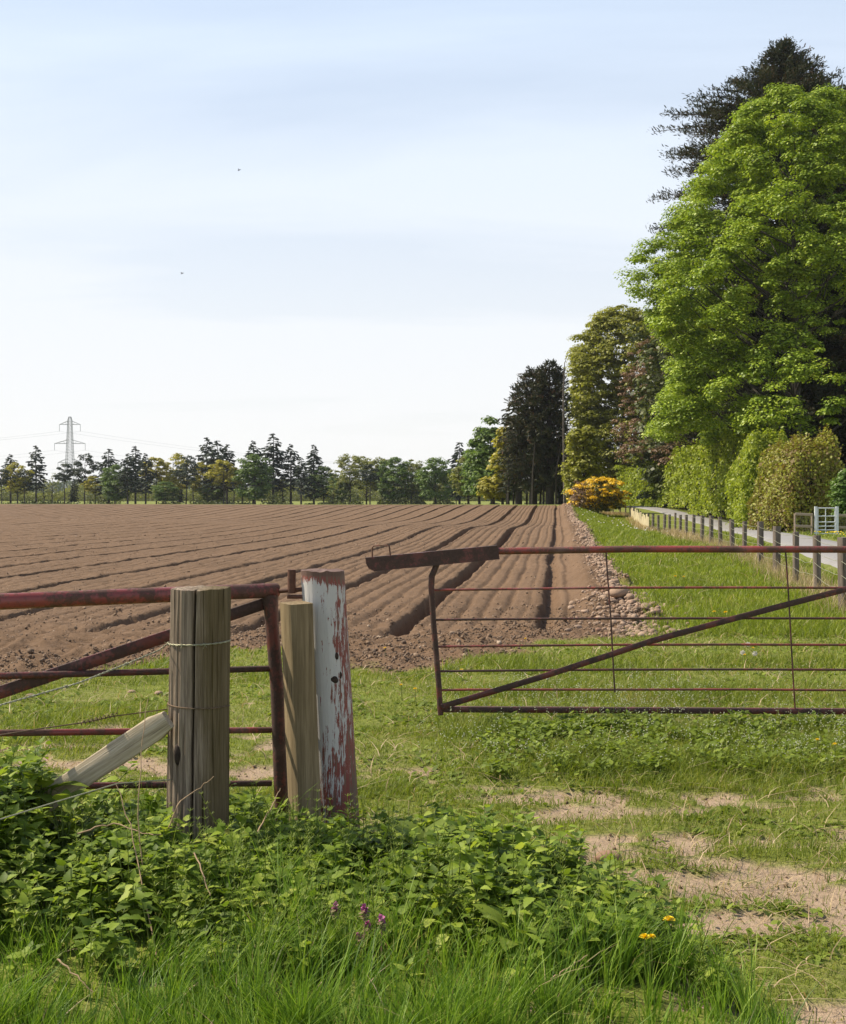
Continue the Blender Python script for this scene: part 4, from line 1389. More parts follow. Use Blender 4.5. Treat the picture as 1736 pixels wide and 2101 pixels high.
for side, (xa, xb, dz) in (('left', (1632, 1667, .28)), ('right', (1719, 1800, -.05))):
    X0, X1 = (xa - 868) / F * GY, (xb - 868) / F * GY
    ya_ = GY + (3 if side == 'left' else -1.5)
    e = empty('rail_fence', f'pale two rail wooden fence with wire mesh just {side} of the galvanised gate', 'fence', (X0, GY, gz0))
    for z_ in (.95 + dz * .2, .38 + dz * .2):
        g = Geo(); box_between(g, (0, 0, z_), (X1 - X0, 0, z_ - .05), .04, .13, bev=.004); g.obj('rail', M['railwood'], e)
    for k in range(int((X1 - X0) / .85) + 2):
        g = Geo(); x_ = min(k * .85, X1 - X0); box_between(g, (x_, .065, -.25), (x_, .065, 1.03), .08, .08, up=(0, 1, 0)); g.obj('post', M['railwood'], e)
    g = Geo()
    for k in range(int((X1 - X0) / .12)):
        tube(g, [(k * .12, .03, 0.02), (k * .12, .03, .95)], .003, 3, False)
    for k in range(9):
        tube(g, [(0, .032, .05 + k * .11), (X1 - X0, .032, .05 + k * .11)], .003, 3, False)
    g.obj('mesh', M['galv'], e)

# ------------------------------------------------------------------ trees
DIA = np.array([(-.5, 0, 0), (0, -.36, .06), (.5, 0, 0), (0, .36, .06)]); DIAF = [(0, 1, 2, 3)]


def leaves(g, pos, nrm, size, aspect=1.0, rr=None):
    n = len(pos)
    t_ = np.cross(nrm, rdir(n))
    s = np.stack([size, size * aspect, size], -1) if np.ndim(size) else size
    scatter(g, DIA, DIAF, pos, frames(t_, nrm, s))


def clump_leaves(g, C, Rr, per, leaf, flatk=.62, upb=.7):
    """many small domes of leaves; C (m,3) centres, Rr (m,) radii"""
    m_ = len(C)
    d = rdir(m_ * per)
    d[:, 2] = np.where(d[:, 2] < -.25, -d[:, 2], d[:, 2])
    rad = np.repeat(Rr, per) * rng.uniform(.55, 1.08, m_ * per)
    pos = np.repeat(C, per, 0) + d * rad[:, None] * np.array([1, 1, flatk])
    nrm = norm(d * 1.0 + np.array([0, 0, upb]) + rdir(m_ * per) * .5)
    leaves(g, pos, nrm, leaf * rng.uniform(.6, 1.35, m_ * per), 1.1)


def crown_points(m_, prof, z0, z1, shell=.55, lump=.28, seed=0):
    """prof: list of (fraction of height, radius)"""
    fz = np.array([p_[0] for p_ in prof]); fr = np.array([p_[1] for p_ in prof])
    out_ = []
    while len(out_) < m_:
        f = rng.uniform(0, 1); rmax = np.interp(f, fz, fr)
        if rng.uniform(0, fr.max()) > rmax: continue
        a = rng.uniform(0, 2 * math.pi)
        lm = 1 + lump * (2 * float(vn(np.array(a * 1.6 + seed), np.array(f * 6 + seed), seed)) - 1)
        r = rmax * lm * (shell + (1 - shell) * rng.uniform(0, 1) ** .6)
        out_.append((r * math.cos(a), r * math.sin(a), z0 + f * (z1 - z0)))
    return np.array(out_)


def limbs(g, C, trunk_top, r0, count=40, z_low=.2, lean=(0, 0)):
    zt_ = trunk_top
    n_ = 9
    tp = [(lean[0] * f + .12 * math.sin(f * 5 + count), lean[1] * f, -.5 + (zt_ + .5) * f) for f in np.linspace(0, 1, n_)]
    rad = np.linspace(r0, r0 * .18, n_); rad[0] *= 1.45
    tube(g, tp, rad, 10)
    tp = np.array(tp)
    sel = rng.permutation(len(C))[:count]
    for i in sel:
        c = C[i]
        zb_ = max(zt_ * z_low, min(zt_ * .92, c[2] - np.hypot(c[0], c[1]) * .75))
        b = np.array([np.interp(zb_, tp[:, 2], tp[:, 0]), np.interp(zb_, tp[:, 2], tp[:, 1]), zb_])
        mid = (b + c) / 2 + np.array([0, 0, -.12 * np.linalg.norm(c - b)]) + rng.normal(0, .15, 3)
        rb = r0 * .34 * (1 - .55 * zb_ / zt_)
        tube(g, bez(b, mid, c, 6), np.linspace(rb, rb * .15, 6), 5, False)


def broadleaf(name, lab, cat, loc, prof, z0, z1, m_, cr, per, leaf, mat, bark='bark', thin=None, bough=None, r0=.35, count=40, shell=.55, flatk=.62, lean=(0, 0), group=None, lump=.28, seed=1, upb=.7, z_low=.2):
    e = empty(name, lab, cat, loc, group=group)
    C = crown_points(m_, prof, z0, z1, shell, lump, seed)
    C[:, 0] += lean[0] * C[:, 2] / z1; C[:, 1] += lean[1] * C[:, 2] / z1
    if bough is not None:
        Bc = crown_points(bough[0], prof, z0, z1, .72, lump, seed + 1)
        near = np.argmin(((C[:, None, :] - Bc[None]) ** 2 * np.array([1, 1, 2.2])).sum(-1), 1)
        C = C + (Bc[near] - C) * bough[1] * np.array([1, 1, .8])
    if thin is not None:
        C = C[rng.uniform(0, 1, m_) < thin(C)]; m_ = len(C)
    Rr = cr * (rng.uniform(.45, 1.6, m_) if bough is not None else rng.uniform(.6, 1.3, m_))
    g = Geo(); clump_leaves(g, C, Rr, per, leaf, flatk, upb)
    g.obj('crown', M[mat], e)
    g = Geo(); limbs(g, C, z1 * .86, r0, count, z_low, lean); g.obj('trunk', M[bark], e, True)
    return e


NEED = np.array([(0, -.10, 0), (.55, -.17, -.02), (1, 0, -.06), (.55, .17, -.02), (0, .10, 0)])


def conifer(name, lab, loc, h, prof, z0, mat='farspruce', bushy=0.0, r0=.25, step=.5, per_whorl=6, card=.55, droop=.25, dens=1.0, group=None, wid=.34, tips=0.0, topless=False, bark='bark', side=1.0):
    e = empty(name, lab, 'tree', loc, group=group)
    g = Geo(); gt = Geo()
    tube(gt, [(0, 0, -.5), (.03, 0, h * .3), (-.05, .03, h * .7), (0, 0, h)], [r0 * 1.25, r0, r0 * .55, .02], 8)
    fz = np.array([p_[0] for p_ in prof]); fr = np.array([p_[1] for p_ in prof])
    P_, T_, Nn, Sz = [], [], [], []
    z = z0
    while z < h - .1:
        f = (z - z0) / (h - z0)
        R_ = np.interp(f, fz, fr)
        k = max(3, int(per_whorl * rng.uniform(.7, 1.2)))
        for _ in range(k):
            a = rng.uniform(0, 2 * math.pi); L = R_ * rng.uniform(.55, 1.18)
            zz_ = z + rng.uniform(-.5, .5) * step
            up0 = (.18 if bushy else .45) * f + .02
            b0 = np.array([0, 0, zz_]); dirh = np.array([math.cos(a), math.sin(a), 0])
            b1 = b0 + dirh * L * .55 + np.array([0, 0, L * (up0 - droop * .2)])
            b2 = b0 + dirh * L + np.array([0, 0, L * (up0 - droop)])
            if L > .6: tube(gt, bez(b0, b1, b2, 4), np.linspace(.012 * L + .015, .01, 4), 3, False)
            ns = max(3, int(L / (card * .30) * dens))
            ff = rng.uniform(.08, 1, ns) ** (.6 if bushy else .8)
            pos = ((1 - ff) ** 2)[:, None] * b0 + (2 * ff * (1 - ff))[:, None] * b1 + (ff ** 2)[:, None] * b2
            sd_ = rng.choice([-1, 1], ns)
            sv = np.array([-dirh[1], dirh[0], 0])
            td = dirh * rng.uniform(.35, 1.1, (ns, 1)) + sv * (sd_ * rng.uniform(.2, 1.0, ns))[:, None] * side + np.stack([np.zeros(ns), np.zeros(ns), rng.uniform(-.55, .15, ns) - droop * .4], -1)
            if bushy:
                pos = pos + rng.normal(0, bushy, (ns, 3)) * ff[:, None]; td = td + np.stack([np.zeros(ns), np.zeros(ns), rng.uniform(0, 1.5, ns)], -1) + rng.normal(0, .3, (ns, 3))
            P_.append(pos); T_.append(td); Sz.append(card * rng.uniform(.55, 1.2, ns) * (.65 + .5 * (1 - ff)) * (.55 + .45 * min(1, R_ / 1.5)))
        z += step * rng.uniform(.8, 1.2)
    P_ = np.concatenate(P_); T_ = np.concatenate(T_); Sz = np.concatenate(Sz); n = len(P_)
    nn = np.tile([0, 0, 1.], (n, 1)) + rdir(n) * .8
    scatter(g, NEED[[0, 1, 2]], [(0, 1, 2)], P_, frames(T_, nn, Sz))
    scatter(g, NEED[[0, 2, 3, 4]], [(0, 1, 2, 3)], P_, frames(T_, nn, np.stack([Sz, Sz * (wid / .34), Sz], -1)))
    # leader
    g.obj('crown', M[mat], e); gt.obj('trunk', M[bark], e, True)
    return e


def base(x_, Yp):
    X = (x_ - 868) / F * Yp
    return (X, Yp, float(terr(np.array(X), np.array(Yp))))


# -- the big sycamore
Yp = 93.0; b = base(1632, Yp); ppm = F / Yp
hz_ = lambda y_: H - (y_ - 1022) / ppm - b[2]
z_top, z_bot = hz_(190), hz_(905)
pr = [(y_, r_) for y_, r_ in ((915, 250), (870, 325), (800, 335), (720, 295), (660, 318), (600, 308), (520, 270), (440, 236), (360, 196), (280, 150), (215, 100), (186, 50))]
prof = [((hz_(y_) - z_bot) / (z_top - z_bot), r_ / ppm) for y_, r_ in pr]
broadleaf('sycamore_tree', 'tallest bright green broadleaf tree, filling the right edge above the hedges', 'tree', b, prof, z_bot, z_top, 2900, .82, 150, .20, 'sycamore', bough=(280, .34), thin=lambda C: 1 - .90 * sst(C[:, 0], -4.0, 1.5) * sst(-C[:, 2], -hz_(520), -hz_(680)), r0=.45, count=70, shell=.62, lump=.26, seed=3, flatk=.6, upb=.9, z_low=.12)

# -- tall spruces behind it
def conifer_px(name, lab, x_, Yp, ytop, ptsr, ybot, **kw):
    b = base(x_, Yp); ppm = F / Yp
    hz2 = lambda y_: H - (y_ - 1022) / ppm - b[2]
    h = hz2(ytop); z0 = hz2(ybot)
    prof = sorted(((hz2(y_) - z0) / (h - z0), r_ / ppm) for y_, r_ in ptsr)
    return conifer(name, lab, b, h, prof, z0, **kw)


conifer_px('spruce_tree', 'tallest dark spruce, its broad reddish brown boughs showing behind the bright green tree', 1608, 114, 84,
           [(84, 6), (95, 22), (116, 40), (150, 62), (190, 105), (225, 160), (262, 250), (300, 215), (343, 232), (374, 200), (420, 236), (470, 220), (508, 262), (560, 225), (620, 230), (900, 240)], 900,
           mat='sprucem', r0=.5, step=.36, per_whorl=13, card=.60, droop=.06, dens=4.0, side=1.1, bushy=.24, wid=.22)
conifer_px('spruce_tree', 'narrow dark spruce top right of the tallest one near the right edge', 1682, 118, 143,
           [(143, 4), (200, 32), (300, 60), (500, 110), (900, 150)], 900, mat='sprucem', r0=.4, step=.4, per_whorl=12, card=.62, droop=.12, dens=3.4, bushy=.22, wid=.22)
conifer_px('spruce_tree', 'dark spruce cut by the right edge behind the bright green tree', 1770, 112, 215,
           [(215, 4), (300, 50), (500, 120), (900, 200)], 960, mat='sprucem', r0=.5, step=.45, per_whorl=11, card=.65, droop=.12, dens=2.4, bushy=.25)

# -- dark wood behind the hedges (backdrop trees, deep shade put into their leaf colour)
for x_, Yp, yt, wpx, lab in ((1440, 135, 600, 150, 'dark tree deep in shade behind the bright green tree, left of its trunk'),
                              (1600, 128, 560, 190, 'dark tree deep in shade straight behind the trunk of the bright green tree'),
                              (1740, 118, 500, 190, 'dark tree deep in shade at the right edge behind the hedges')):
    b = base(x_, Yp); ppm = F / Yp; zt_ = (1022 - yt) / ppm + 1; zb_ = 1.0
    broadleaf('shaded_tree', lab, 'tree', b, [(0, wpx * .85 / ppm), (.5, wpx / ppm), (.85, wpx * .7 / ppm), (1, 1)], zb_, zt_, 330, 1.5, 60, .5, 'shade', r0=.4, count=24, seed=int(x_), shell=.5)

# -- olive beech, brown budding tree, lime tree
b = base(1280, 168); ppm = F / 168
broadleaf('beech_tree', 'olive green beech with fine twiggy crown left of the bright green tree', 'tree', b,
          [(0, 118 / ppm), (.25, 130 / ppm), (.5, 122 / ppm), (.72, 108 / ppm), (.85, 92 / ppm), (.95, 55 / ppm), (1, 15 / ppm)], .4, (1022 - 622) / ppm + 1, 2300, 1.0, 85, .32, 'beech', bough=(160, .18), r0=.4, count=60, shell=.5, lump=.3, seed=9, flatk=.5)
b = base(1352, 155); ppm = F / 155
broadleaf('budding_tree', 'brownish tree with half opened buds between the olive beech and the bright green tree', 'tree', b,
          [(0, 80 / ppm), (.4, 92 / ppm), (.75, 70 / ppm), (1, 10 / ppm)], (1022 - 930) / ppm, (1022 - 655) / ppm, 260, .8, 42, .28, 'budding', r0=.28, count=130, shell=.4, lump=.4, seed=12)
b = base(1425, 132); ppm = F / 132
broadleaf('budding_tree', 'low brownish tree with opening buds spreading under the bright green crown', 'tree', b,
          [(0, 90 / ppm), (.5, 110 / ppm), (1, 30 / ppm)], (1022 - 935) / ppm, (1022 - 850) / ppm, 170, .7, 45, .25, 'budding', r0=.2, count=90, shell=.4, lump=.4, seed=14)
b = base(1196, 118); ppm = F / 118
broadleaf('lime_tree', 'yellow green tree standing beside the dark pines above the orange gorse', 'tree', b,
          [(0, 22 / ppm), (.3, 34 / ppm), (.55, 26 / ppm), (.8, 28 / ppm), (1, 8 / ppm)], (1022 - 1000) / ppm, (1022 - 855) / ppm, 130, .7, 80, .26, 'beech', r0=.22, count=30, lump=.35, seed=15)
for x_, yt, wpx, Yp, mt, lab in ((1215, 900, 42, 172, 'beech', 'olive understorey tree directly behind the orange gorse'), (1340, 880, 60, 158, 'hedge', 'bright green understorey tree rising behind the farthest hedge'), (1385, 905, 60, 150, 'beech', 'olive understorey bush behind the middle hedge beside the lane'), (1290, 905, 50, 165, 'beech', 'olive understorey bush above the farthest hedge'),
                             (1480, 895, 80, 124, 'hedge', 'light green understorey tree rising behind the middle hedge'), (1560, 900, 60, 103, 'fargreen', 'deep green understorey tree between the two nearest hedges')):
    b = base(x_, Yp); ppm = F / Yp
    broadleaf('understorey_tree', lab, 'tree', b, [(0, wpx / ppm), (.5, wpx * 1.05 / ppm), (1, wpx * .3 / ppm)], .8, (1022 - yt) / ppm + .5, 150, .75, 70, .25, mt, r0=.15, count=20, seed=int(x_))

# -- hedges beside the lane
def hedge(lab, xa, ya_, xb, yb_, wid, h, mat='hedge', seed=0, n=9000, leaf=.15, brown=0):
    """clipped hedge from (xa,ya_) to (xb,yb_) in world metres"""
    A_ = np.array([xa, ya_]); B_ = np.array([xb, yb_]); L = np.linalg.norm(B_ - A_); d = (B_ - A_) / L; nrm = np.array([d[1], -d[0]])
    z0 = float(terr(np.array(xa), np.array(ya_)))
    e = empty('hedge', lab, 'hedge', (xa, ya_, z0))
    g = Geo(); gi = Geo(); gtw = Geo()
    def shape(s, w, zf):
        lump = 1 + .14 * (2 * vn(s * .9, zf * 3 + w, seed) - 1)
        return lump
    q = rng.uniform(0, 1, n)
    s = rng.uniform(0, L, n); zf = rng.uniform(0, 1, n); face = rng.integers(0, 5, n)
    w = np.where(face == 0, -1., np.where(face == 1, 1., rng.uniform(-1, 1, n)))
    top = face == 2
    zf = np.where(top, 1.0, zf)
    s = np.where(face == 3, 0, np.where(face == 4, L, s))
    rnd = np.clip(zf - .6, 0, 1) / .4 * .45
    ww = w * wid / 2 * (1 - rnd) * (1 + .42 * (2 * fbm(s * .55 + 3, zf * 3 + w, 3, seed + 1) - 1))
    zz_ = zf * h * (1 + .40 * (2 * fbm(s * .45, w * .8, 3, seed + 2) - 1))
    nx = np.where(face == 0, -1., np.where(face == 1, 1, 0)); ns_ = np.where(face == 3, -1., np.where(face == 4, 1, 0)); nz_ = np.where(top, 1., .25)
    depth = rng.uniform(-.40, .10, n) + (rng.uniform(0, 1, n) < .12) * rng.uniform(0, .45, n)
    P2_ = A_ + d * (s + ns_ * depth)[:, None] + nrm * (ww + nx * depth)[:, None]
    pos = np.stack([P2_[:, 0] - xa, P2_[:, 1] - ya_, zz_ + top * depth + 0.05], -1)
    N3 = np.stack([nrm[0] * nx + d[0] * ns_, nrm[1] * nx + d[1] * ns_, nz_], -1)
    leaves(g, pos, norm(N3 + rdir(n) * .8), leaf * rng.uniform(.6, 1.4, n), 1.1)
    g.obj('foliage', M[mat], e)
    # twiggy core
    k = int(L * 26)
    for _ in range(k):
        s_ = rng.uniform(.2, L - .2); w_ = rng.uniform(-.32, .32) * wid
        p0 = A_ + d * s_ + nrm * w_; p1 = p0 + rng.normal(0, .3, 2)
        tube(gtw, [(p0[0] - xa, p0[1] - ya_, -.1), ((p0[0] + p1[0]) / 2 - xa, (p0[1] + p1[1]) / 2 - ya_, h * .5), (p1[0] - xa, p1[1] - ya_, h * .93)], [.05, .035, .012], 4, False)
    gtw.obj('stems', M['bark'], e)
    # dense inner leaf mass
    m_ = n // 3
    s = rng.uniform(0.1, L - .1, m_); w_ = rng.uniform(-.42, .42, m_) * wid
    P2_ = A_ + d * s[:, None] + nrm * w_[:, None]
    leaves(gi, np.stack([P2_[:, 0] - xa, P2_[:, 1] - ya_, rng.uniform(.1, .93, m_) * h], -1), rdir(m_), leaf * 1.9 * rng.uniform(.6, 1.3, m_), 1.1)
    gi.obj('inner_leaves', M['hedge' if mat == 'hedge' else mat], e)


hedge('farthest hedge, a pale green block where the lane bends', 26.6, 164, 26.9, 142, 3.2, 4.5, seed=1, n=15000, leaf=.26)
hedge('tall loose green hedge second farthest along the right of the lane', 27.8, 140, 27.0, 116, 3.6, 5.6, seed=2, n=22000, leaf=.25)
hedge('middle green hedge with a dark gap on its right', 26.0, 112, 24.6, 87, 3.4, 5.9, seed=3, n=26000, leaf=.22)
hedge('nearest green hedge beside the lane, left of the brown leaved one', 23.4, 85, 22.3, 78.0, 3.8, 5.4, seed=4, n=18000, leaf=.18)
hedge('hedge with brown and green leaves behind the galvanised gate', 21.2, 72.5, 21.6, 66.5, 3.4, 4.3, 'hedgebrown', 5, n=19000, leaf=.15)
hedge('dull brown hedge behind the galvanised gate reaching the right edge', 23.6, 66.5, 27.5, 66, 2.4, 3.6, 'redhedge', 6, n=14000, leaf=.15)
b = base(1640, 74); ppm = F / 74
broadleaf('tall_shrub', 'lime green shrub with upright shoots rising out of the brown hedge', 'shrub', b, [(0, 60 / ppm), (.4, 55 / ppm), (.7, 38 / ppm), (1, 14 / ppm)], 1.5, (1022 - 868) / ppm, 150, .42, 60, .15, 'hedge', r0=.08, count=40, seed=31, lump=.45)
b = base(1742, 60); ppm = F / 60
broadleaf('hawthorn_bush', 'hawthorn bush with white blossom hanging in from the right edge', 'shrub', b, [(0, 22 / ppm), (.5, 30 / ppm), (1, 18 / ppm)], .9, (1022 - 895) / ppm, 120, .35, 55, .13, 'blossom', r0=.08, count=30, seed=33, lump=.4)
b = base(1226, 107); ppm = F / 107
e = broadleaf('gorse_bush', 'gorse bush covered in orange yellow flowers at the end of the grass verge', 'shrub', b, [(0, 46 / ppm), (.45, 54 / ppm), (.8, 40 / ppm), (1, 12 / ppm)], .2, (1022 - 985) / ppm + 1.4, 170, .45, 60, .16, 'gorse', r0=.07, count=50, seed=35, lump=.35)
C = crown_points(260, [(0, 42 / ppm), (.45, 56 / ppm), (.8, 42 / ppm), (1, 12 / ppm)], .4, (1022 - 985) / ppm + 1.5, .8, .35, 35)
g = Geo(); clump_leaves(g, C, .36 * rng.uniform(.6, 1.3, len(C)), 34, .16); g.obj('flowers', M['gorseflower'], e)
b = base(1190, 104)
broadleaf('bramble_bush', 'dull brown leafless bramble against the left side of the gorse', 'shrub', b, [(0, .8), (.6, .75), (1, .3)], .1, 2.3, 60, .35, 30, .11, 'budding', r0=.05, count=55, seed=37, lump=.4)

# -- dark pines in the middle
conifer_px('pine_tree', 'tallest dense dark conifer at the field end, its top just left of the bare snag', 1128, 138, 742,
           [(742, 10), (770, 35), (820, 42), (900, 48), (1000, 50)], 990, mat='sprucem', r0=.4, step=.42, per_whorl=13, card=.75, droop=.16, dens=2.6, bushy=.15, wid=.24)
conifer_px('pine_tree', 'dense dark conifer with a forked top, left of the tallest in the middle clump', 1094, 140, 760,
           [(760, 14), (790, 40), (850, 52), (930, 58), (1010, 58)], 1000, mat='sprucem', r0=.4, step=.42, per_whorl=13, card=.75, droop=.16, dens=2.6, bushy=.15, wid=.24)
conifer_px('pine_tree', 'lower dark conifer on the left flank of the middle clump behind the yellow tree', 1064, 143, 812,
           [(812, 8), (850, 34), (920, 42), (1010, 44)], 1000, mat='sprucem', r0=.35, step=.45, per_whorl=11, card=.95, droop=.2, dens=1.2)
conifer_px('pine_tree', 'dark conifer low in the gap between the bare snag and the lime tree', 1150, 150, 860,
           [(860, 8), (900, 30), (1000, 44)], 1010, mat='sprucem', r0=.35, step=.45, per_whorl=11, card=1.0, droop=.2, dens=1.2)
b = base(1159, 128)
g = Geo(); zt_ = (1022 - 730) / (F / 128) + 1
tube(g, [(0, 0, -.5), (-.1, 0, zt_ * .4), (-.15, 0, zt_ * .75), (-.02, 0, zt_ * .93), (.35, 0, zt_)], [.17, .13, .08, .04, .01], 8)
for k in range(14):
    z_ = zt_ * rng.uniform(.25, .9); a = rng.uniform(0, 6.28); l_ = rng.uniform(.5, 1.4)
    tube(g, [(-.12, 0, z_), (-.12 + math.cos(a) * l_, math.sin(a) * l_, z_ - .25)], [.03, .01], 4)
e = empty('dead_tree', 'bare dead trunk standing up thin and pale beside the dark conifers', 'tree', b); g.obj('trunk', M['barkgrey'], e, True)
TW = Geo()
for k in range(9):
    x_ = 1040 + k * 13 + rng.uniform(-4, 4); Yp = 134 + rng.uniform(0, 12); b = base(x_, Yp)
    g = Geo(); hh_ = rng.uniform(5, 8); tube(g, [(0, 0, -.5), (.05, 0, hh_ * .5), (rng.normal(0, .3), 0, hh_)], [.14, .11, .05], 6)
    lbs = ['leftmost', 'second', 'third', 'fourth', 'fifth', 'sixth', 'seventh', 'eighth', 'last']
    o = g.obj('bare_trunk', M['bark'], smooth=True, loc=b); tag(o, f'{lbs[k]} slim bare trunk from the left under the dark middle conifers', 'tree trunk', 'slim bare trunks under the dark conifers')

# -- green and yellow trees left of them
for x_, Yp, yt, yb_, wpx, mt, nm_, lab, m_ in (
        (1008, 165, 862, 1012, 36, 'fargreen', 'broadleaf_tree', 'tall dark green tree right of the lone spruce, stepping up to the conifers', 200),
        (982, 180, 905, 1015, 32, 'fargreen', 'broadleaf_tree', 'medium green tree in front of the lone spruce near the middle clump', 170),
        (960, 200, 940, 1018, 27, 'farolive', 'broadleaf_tree', 'low olive green tree right below the lone spruce', 130),
        (1040, 150, 880, 985, 24, 'oak', 'oak_tree', 'yellow leaved tree hugging the left side of the dark conifers', 110),
        (1012, 152, 985, 1022, 22, 'oak', 'oak_sapling', 'low yellow green sapling at the field end below the dark green tree', 60),
        (1030, 170, 960, 1024, 34, 'fargreen', 'broadleaf_tree', 'low dark green tree filling the foot of the yellow one', 130)):
    b = base(x_, Yp); ppm = F / Yp
    z0 = H - (yb_ - 1022) / ppm - b[2]; z1_ = H - (yt - 1022) / ppm - b[2]
    broadleaf(nm_, lab, 'tree', b, [(0, wpx * .8 / ppm), (.4, wpx * 1.05 / ppm), (.75, wpx * .85 / ppm), (1, wpx * .25 / ppm)], max(.5, z0), z1_, m_, .95, 45, .42, mt, r0=.25, count=20, lump=.3, seed=int(x_), flatk=.6)

# -- the far tree line: prototypes, then copies
FY = 300.0; PPM = F / FY


def proto_spruce(k):
    h = 14
    return conifer('spruce_tree', 'x', (0, 0, 0), h, [(0, 2.2 + .3 * k), (.3, 2.7), (.6, 1.9), (.85, .9), (1, .15)], 4.2 - k * .9, mat='farspruce', r0=.2, step=.55, per_whorl=7 + k, card=1.15, droop=.30, dens=1.5, wid=.5)


def proto_leafy(mt, w, h, zb_, m_, per, cr=1.1, seed=1, lf=.42, nm_='broadleaf_tree', cnt=24):
    return broadleaf(nm_, 'x', 'tree', (0, 0, 0), [(0, w * .6), (.3, w), (.7, w * .9), (.9, w * .6), (1, w * .2)], zb_, h, m_, cr, per, lf, mt, r0=.2, count=cnt, lump=.35, seed=seed, shell=.45)


protos = {
    'S': [proto_spruce(0), proto_spruce(1), proto_spruce(2)],
    'P': [proto_leafy('pinem', 2.6, 11, 6.6, 36, 60, 1.0, 41, nm_='pine_tree', cnt=16), proto_leafy('pinem', 3.0, 12, 5.2, 50, 55, 1.0, 42, nm_='pine_tree', cnt=20)],
    'G': [proto_leafy('fargreen', 4.4, 11, 1.5, 150, 70, 1.15, 43), proto_leafy('fargreen', 3.8, 11, 2.2, 120, 70, 1.1, 44)],
    'Y': [proto_leafy('oak', 3.4, 11, 4.6, 60, 60, .95, 45, nm_='oak_tree', cnt=40), proto_leafy('oak', 3.6, 11, 3.2, 80, 55, .95, 46, nm_='oak_tree', cnt=40)],
    'O': [proto_leafy('farolive', 4.2, 11, 3.4, 90, 50, 1.0, 47, nm_='oak_tree', cnt=60), proto_leafy('farolive', 3.8, 11, 4.4, 60, 45, 1.0, 48, nm_='oak_tree', cnt=60)],
    'B': [proto_leafy('farolive', 2.0, 9, 2.6, 26, 26, .7, 49, lf=.3, nm_='young_tree', cnt=26)],
}
ph = {'S': 14, 'P': 11.6, 'G': 12, 'Y': 11.8, 'O': 11.8, 'B': 9.5}
line = [(-18, 945, 'S', 0), (3, 960, 'P', 0), (22, 932, 'S', 0), (36, 945, 'Y', 1), (50, 968, 'P', 1), (74, 914, 'S', 0), (90, 975, 'B', 0), (107, 966, 'B', 0), (132, 948, 'P', 0), (152, 982, 'S', 2), (174, 938, 'P', 1),
        (196, 975, 'Y', 0), (223, 920, 'S', 1), (236, 950, 'G', 0), (262, 930, 'S', 0), (278, 914, 'S', 1), (299, 930, 'S', 0), (321, 934, 'Y', 0), (340, 985, 'G', 1), (355, 925, 'Y', 1), (368, 990, 'S', 2), (383, 942, 'P', 1), (396, 965, 'B', 0),
        (425, 897, 'S', 0), (446, 903, 'S', 1), (466, 911, 'S', 0), (418, 944, 'Y', 1), (436, 990, 'G', 1), (459, 940, 'Y', 0), (480, 955, 'Y', 0), (497, 960, 'B', 0), (523, 928, 'G', 0), (520, 904, 'S', 0), (561, 888, 'S', 1), (580, 968, 'B', 0), (597, 911, 'S', 0), (618, 938, 'S', 0),
        (644, 911, 'S', 2), (664, 952, 'G', 1), (684, 978, 'B', 0), (700, 975, 'G', 1), (718, 928, 'O', 1), (752, 931, 'O', 0), (760, 950, 'P', 0), (783, 935, 'O', 1), (807, 934, 'G', 0), (832, 948, 'B', 0), (845, 938, 'O', 0), (864, 972, 'G', 1), (893, 935, 'G', 0), (918, 965, 'O', 1),
        (943, 906, 'S', 2), (936, 970, 'G', 1)]
order_ = sorted(range(len(line)), key=lambda i: line[i][0])
ordn = ['first', 'second', 'third', 'fourth', 'fifth', 'sixth', 'seventh', 'eighth', 'ninth', 'tenth', 'eleventh', 'twelfth', 'thirteenth', 'fourteenth', 'fifteenth', 'sixteenth', 'seventeenth', 'eighteenth']
words = {'S': 'dark spire shaped spruce', 'P': 'dark flat topped pine', 'G': 'dense dark green round tree', 'Y': 'yellow leaved spring oak', 'O': 'pale olive spreading tree', 'B': 'thin half bare young tree'}
cnt_ = {k: 0 for k in words}
for i in order_:
    x_, yt, kd, vi = line[i]
    Yp = FY + random.Random(i).uniform(-14, 14)
    src = protos[kd][vi]
    c = copy_thing(src)
    b = base(x_, Yp)
    h = (1022 - yt) / (F / Yp) + H - b[2]
    s = h / ph[kd]
    c.location = b
    wv = random.Random(i + 50).uniform(.9, 1.1) * (1.12 if kd == 'S' else 1.0)
    sxy = s * wv if kd == 'S' else max(s, .8) * wv
    c.scale = (sxy, sxy, s); c.rotation_euler = (0, 0, random.Random(i + 9).uniform(0, 6.28))
    c['label'] = f'{words[kd]}, {ordn[cnt_[kd]]} such from the left in the far tree line'; c['category'] = 'tree'
    c['group'] = 'trees of the far tree line'
    cnt_[kd] += 1
for L_ in protos.values():
    for e in L_:
        for ch in list(e.children): bpy.data.objects.remove(ch)
        bpy.data.objects.remove(e)

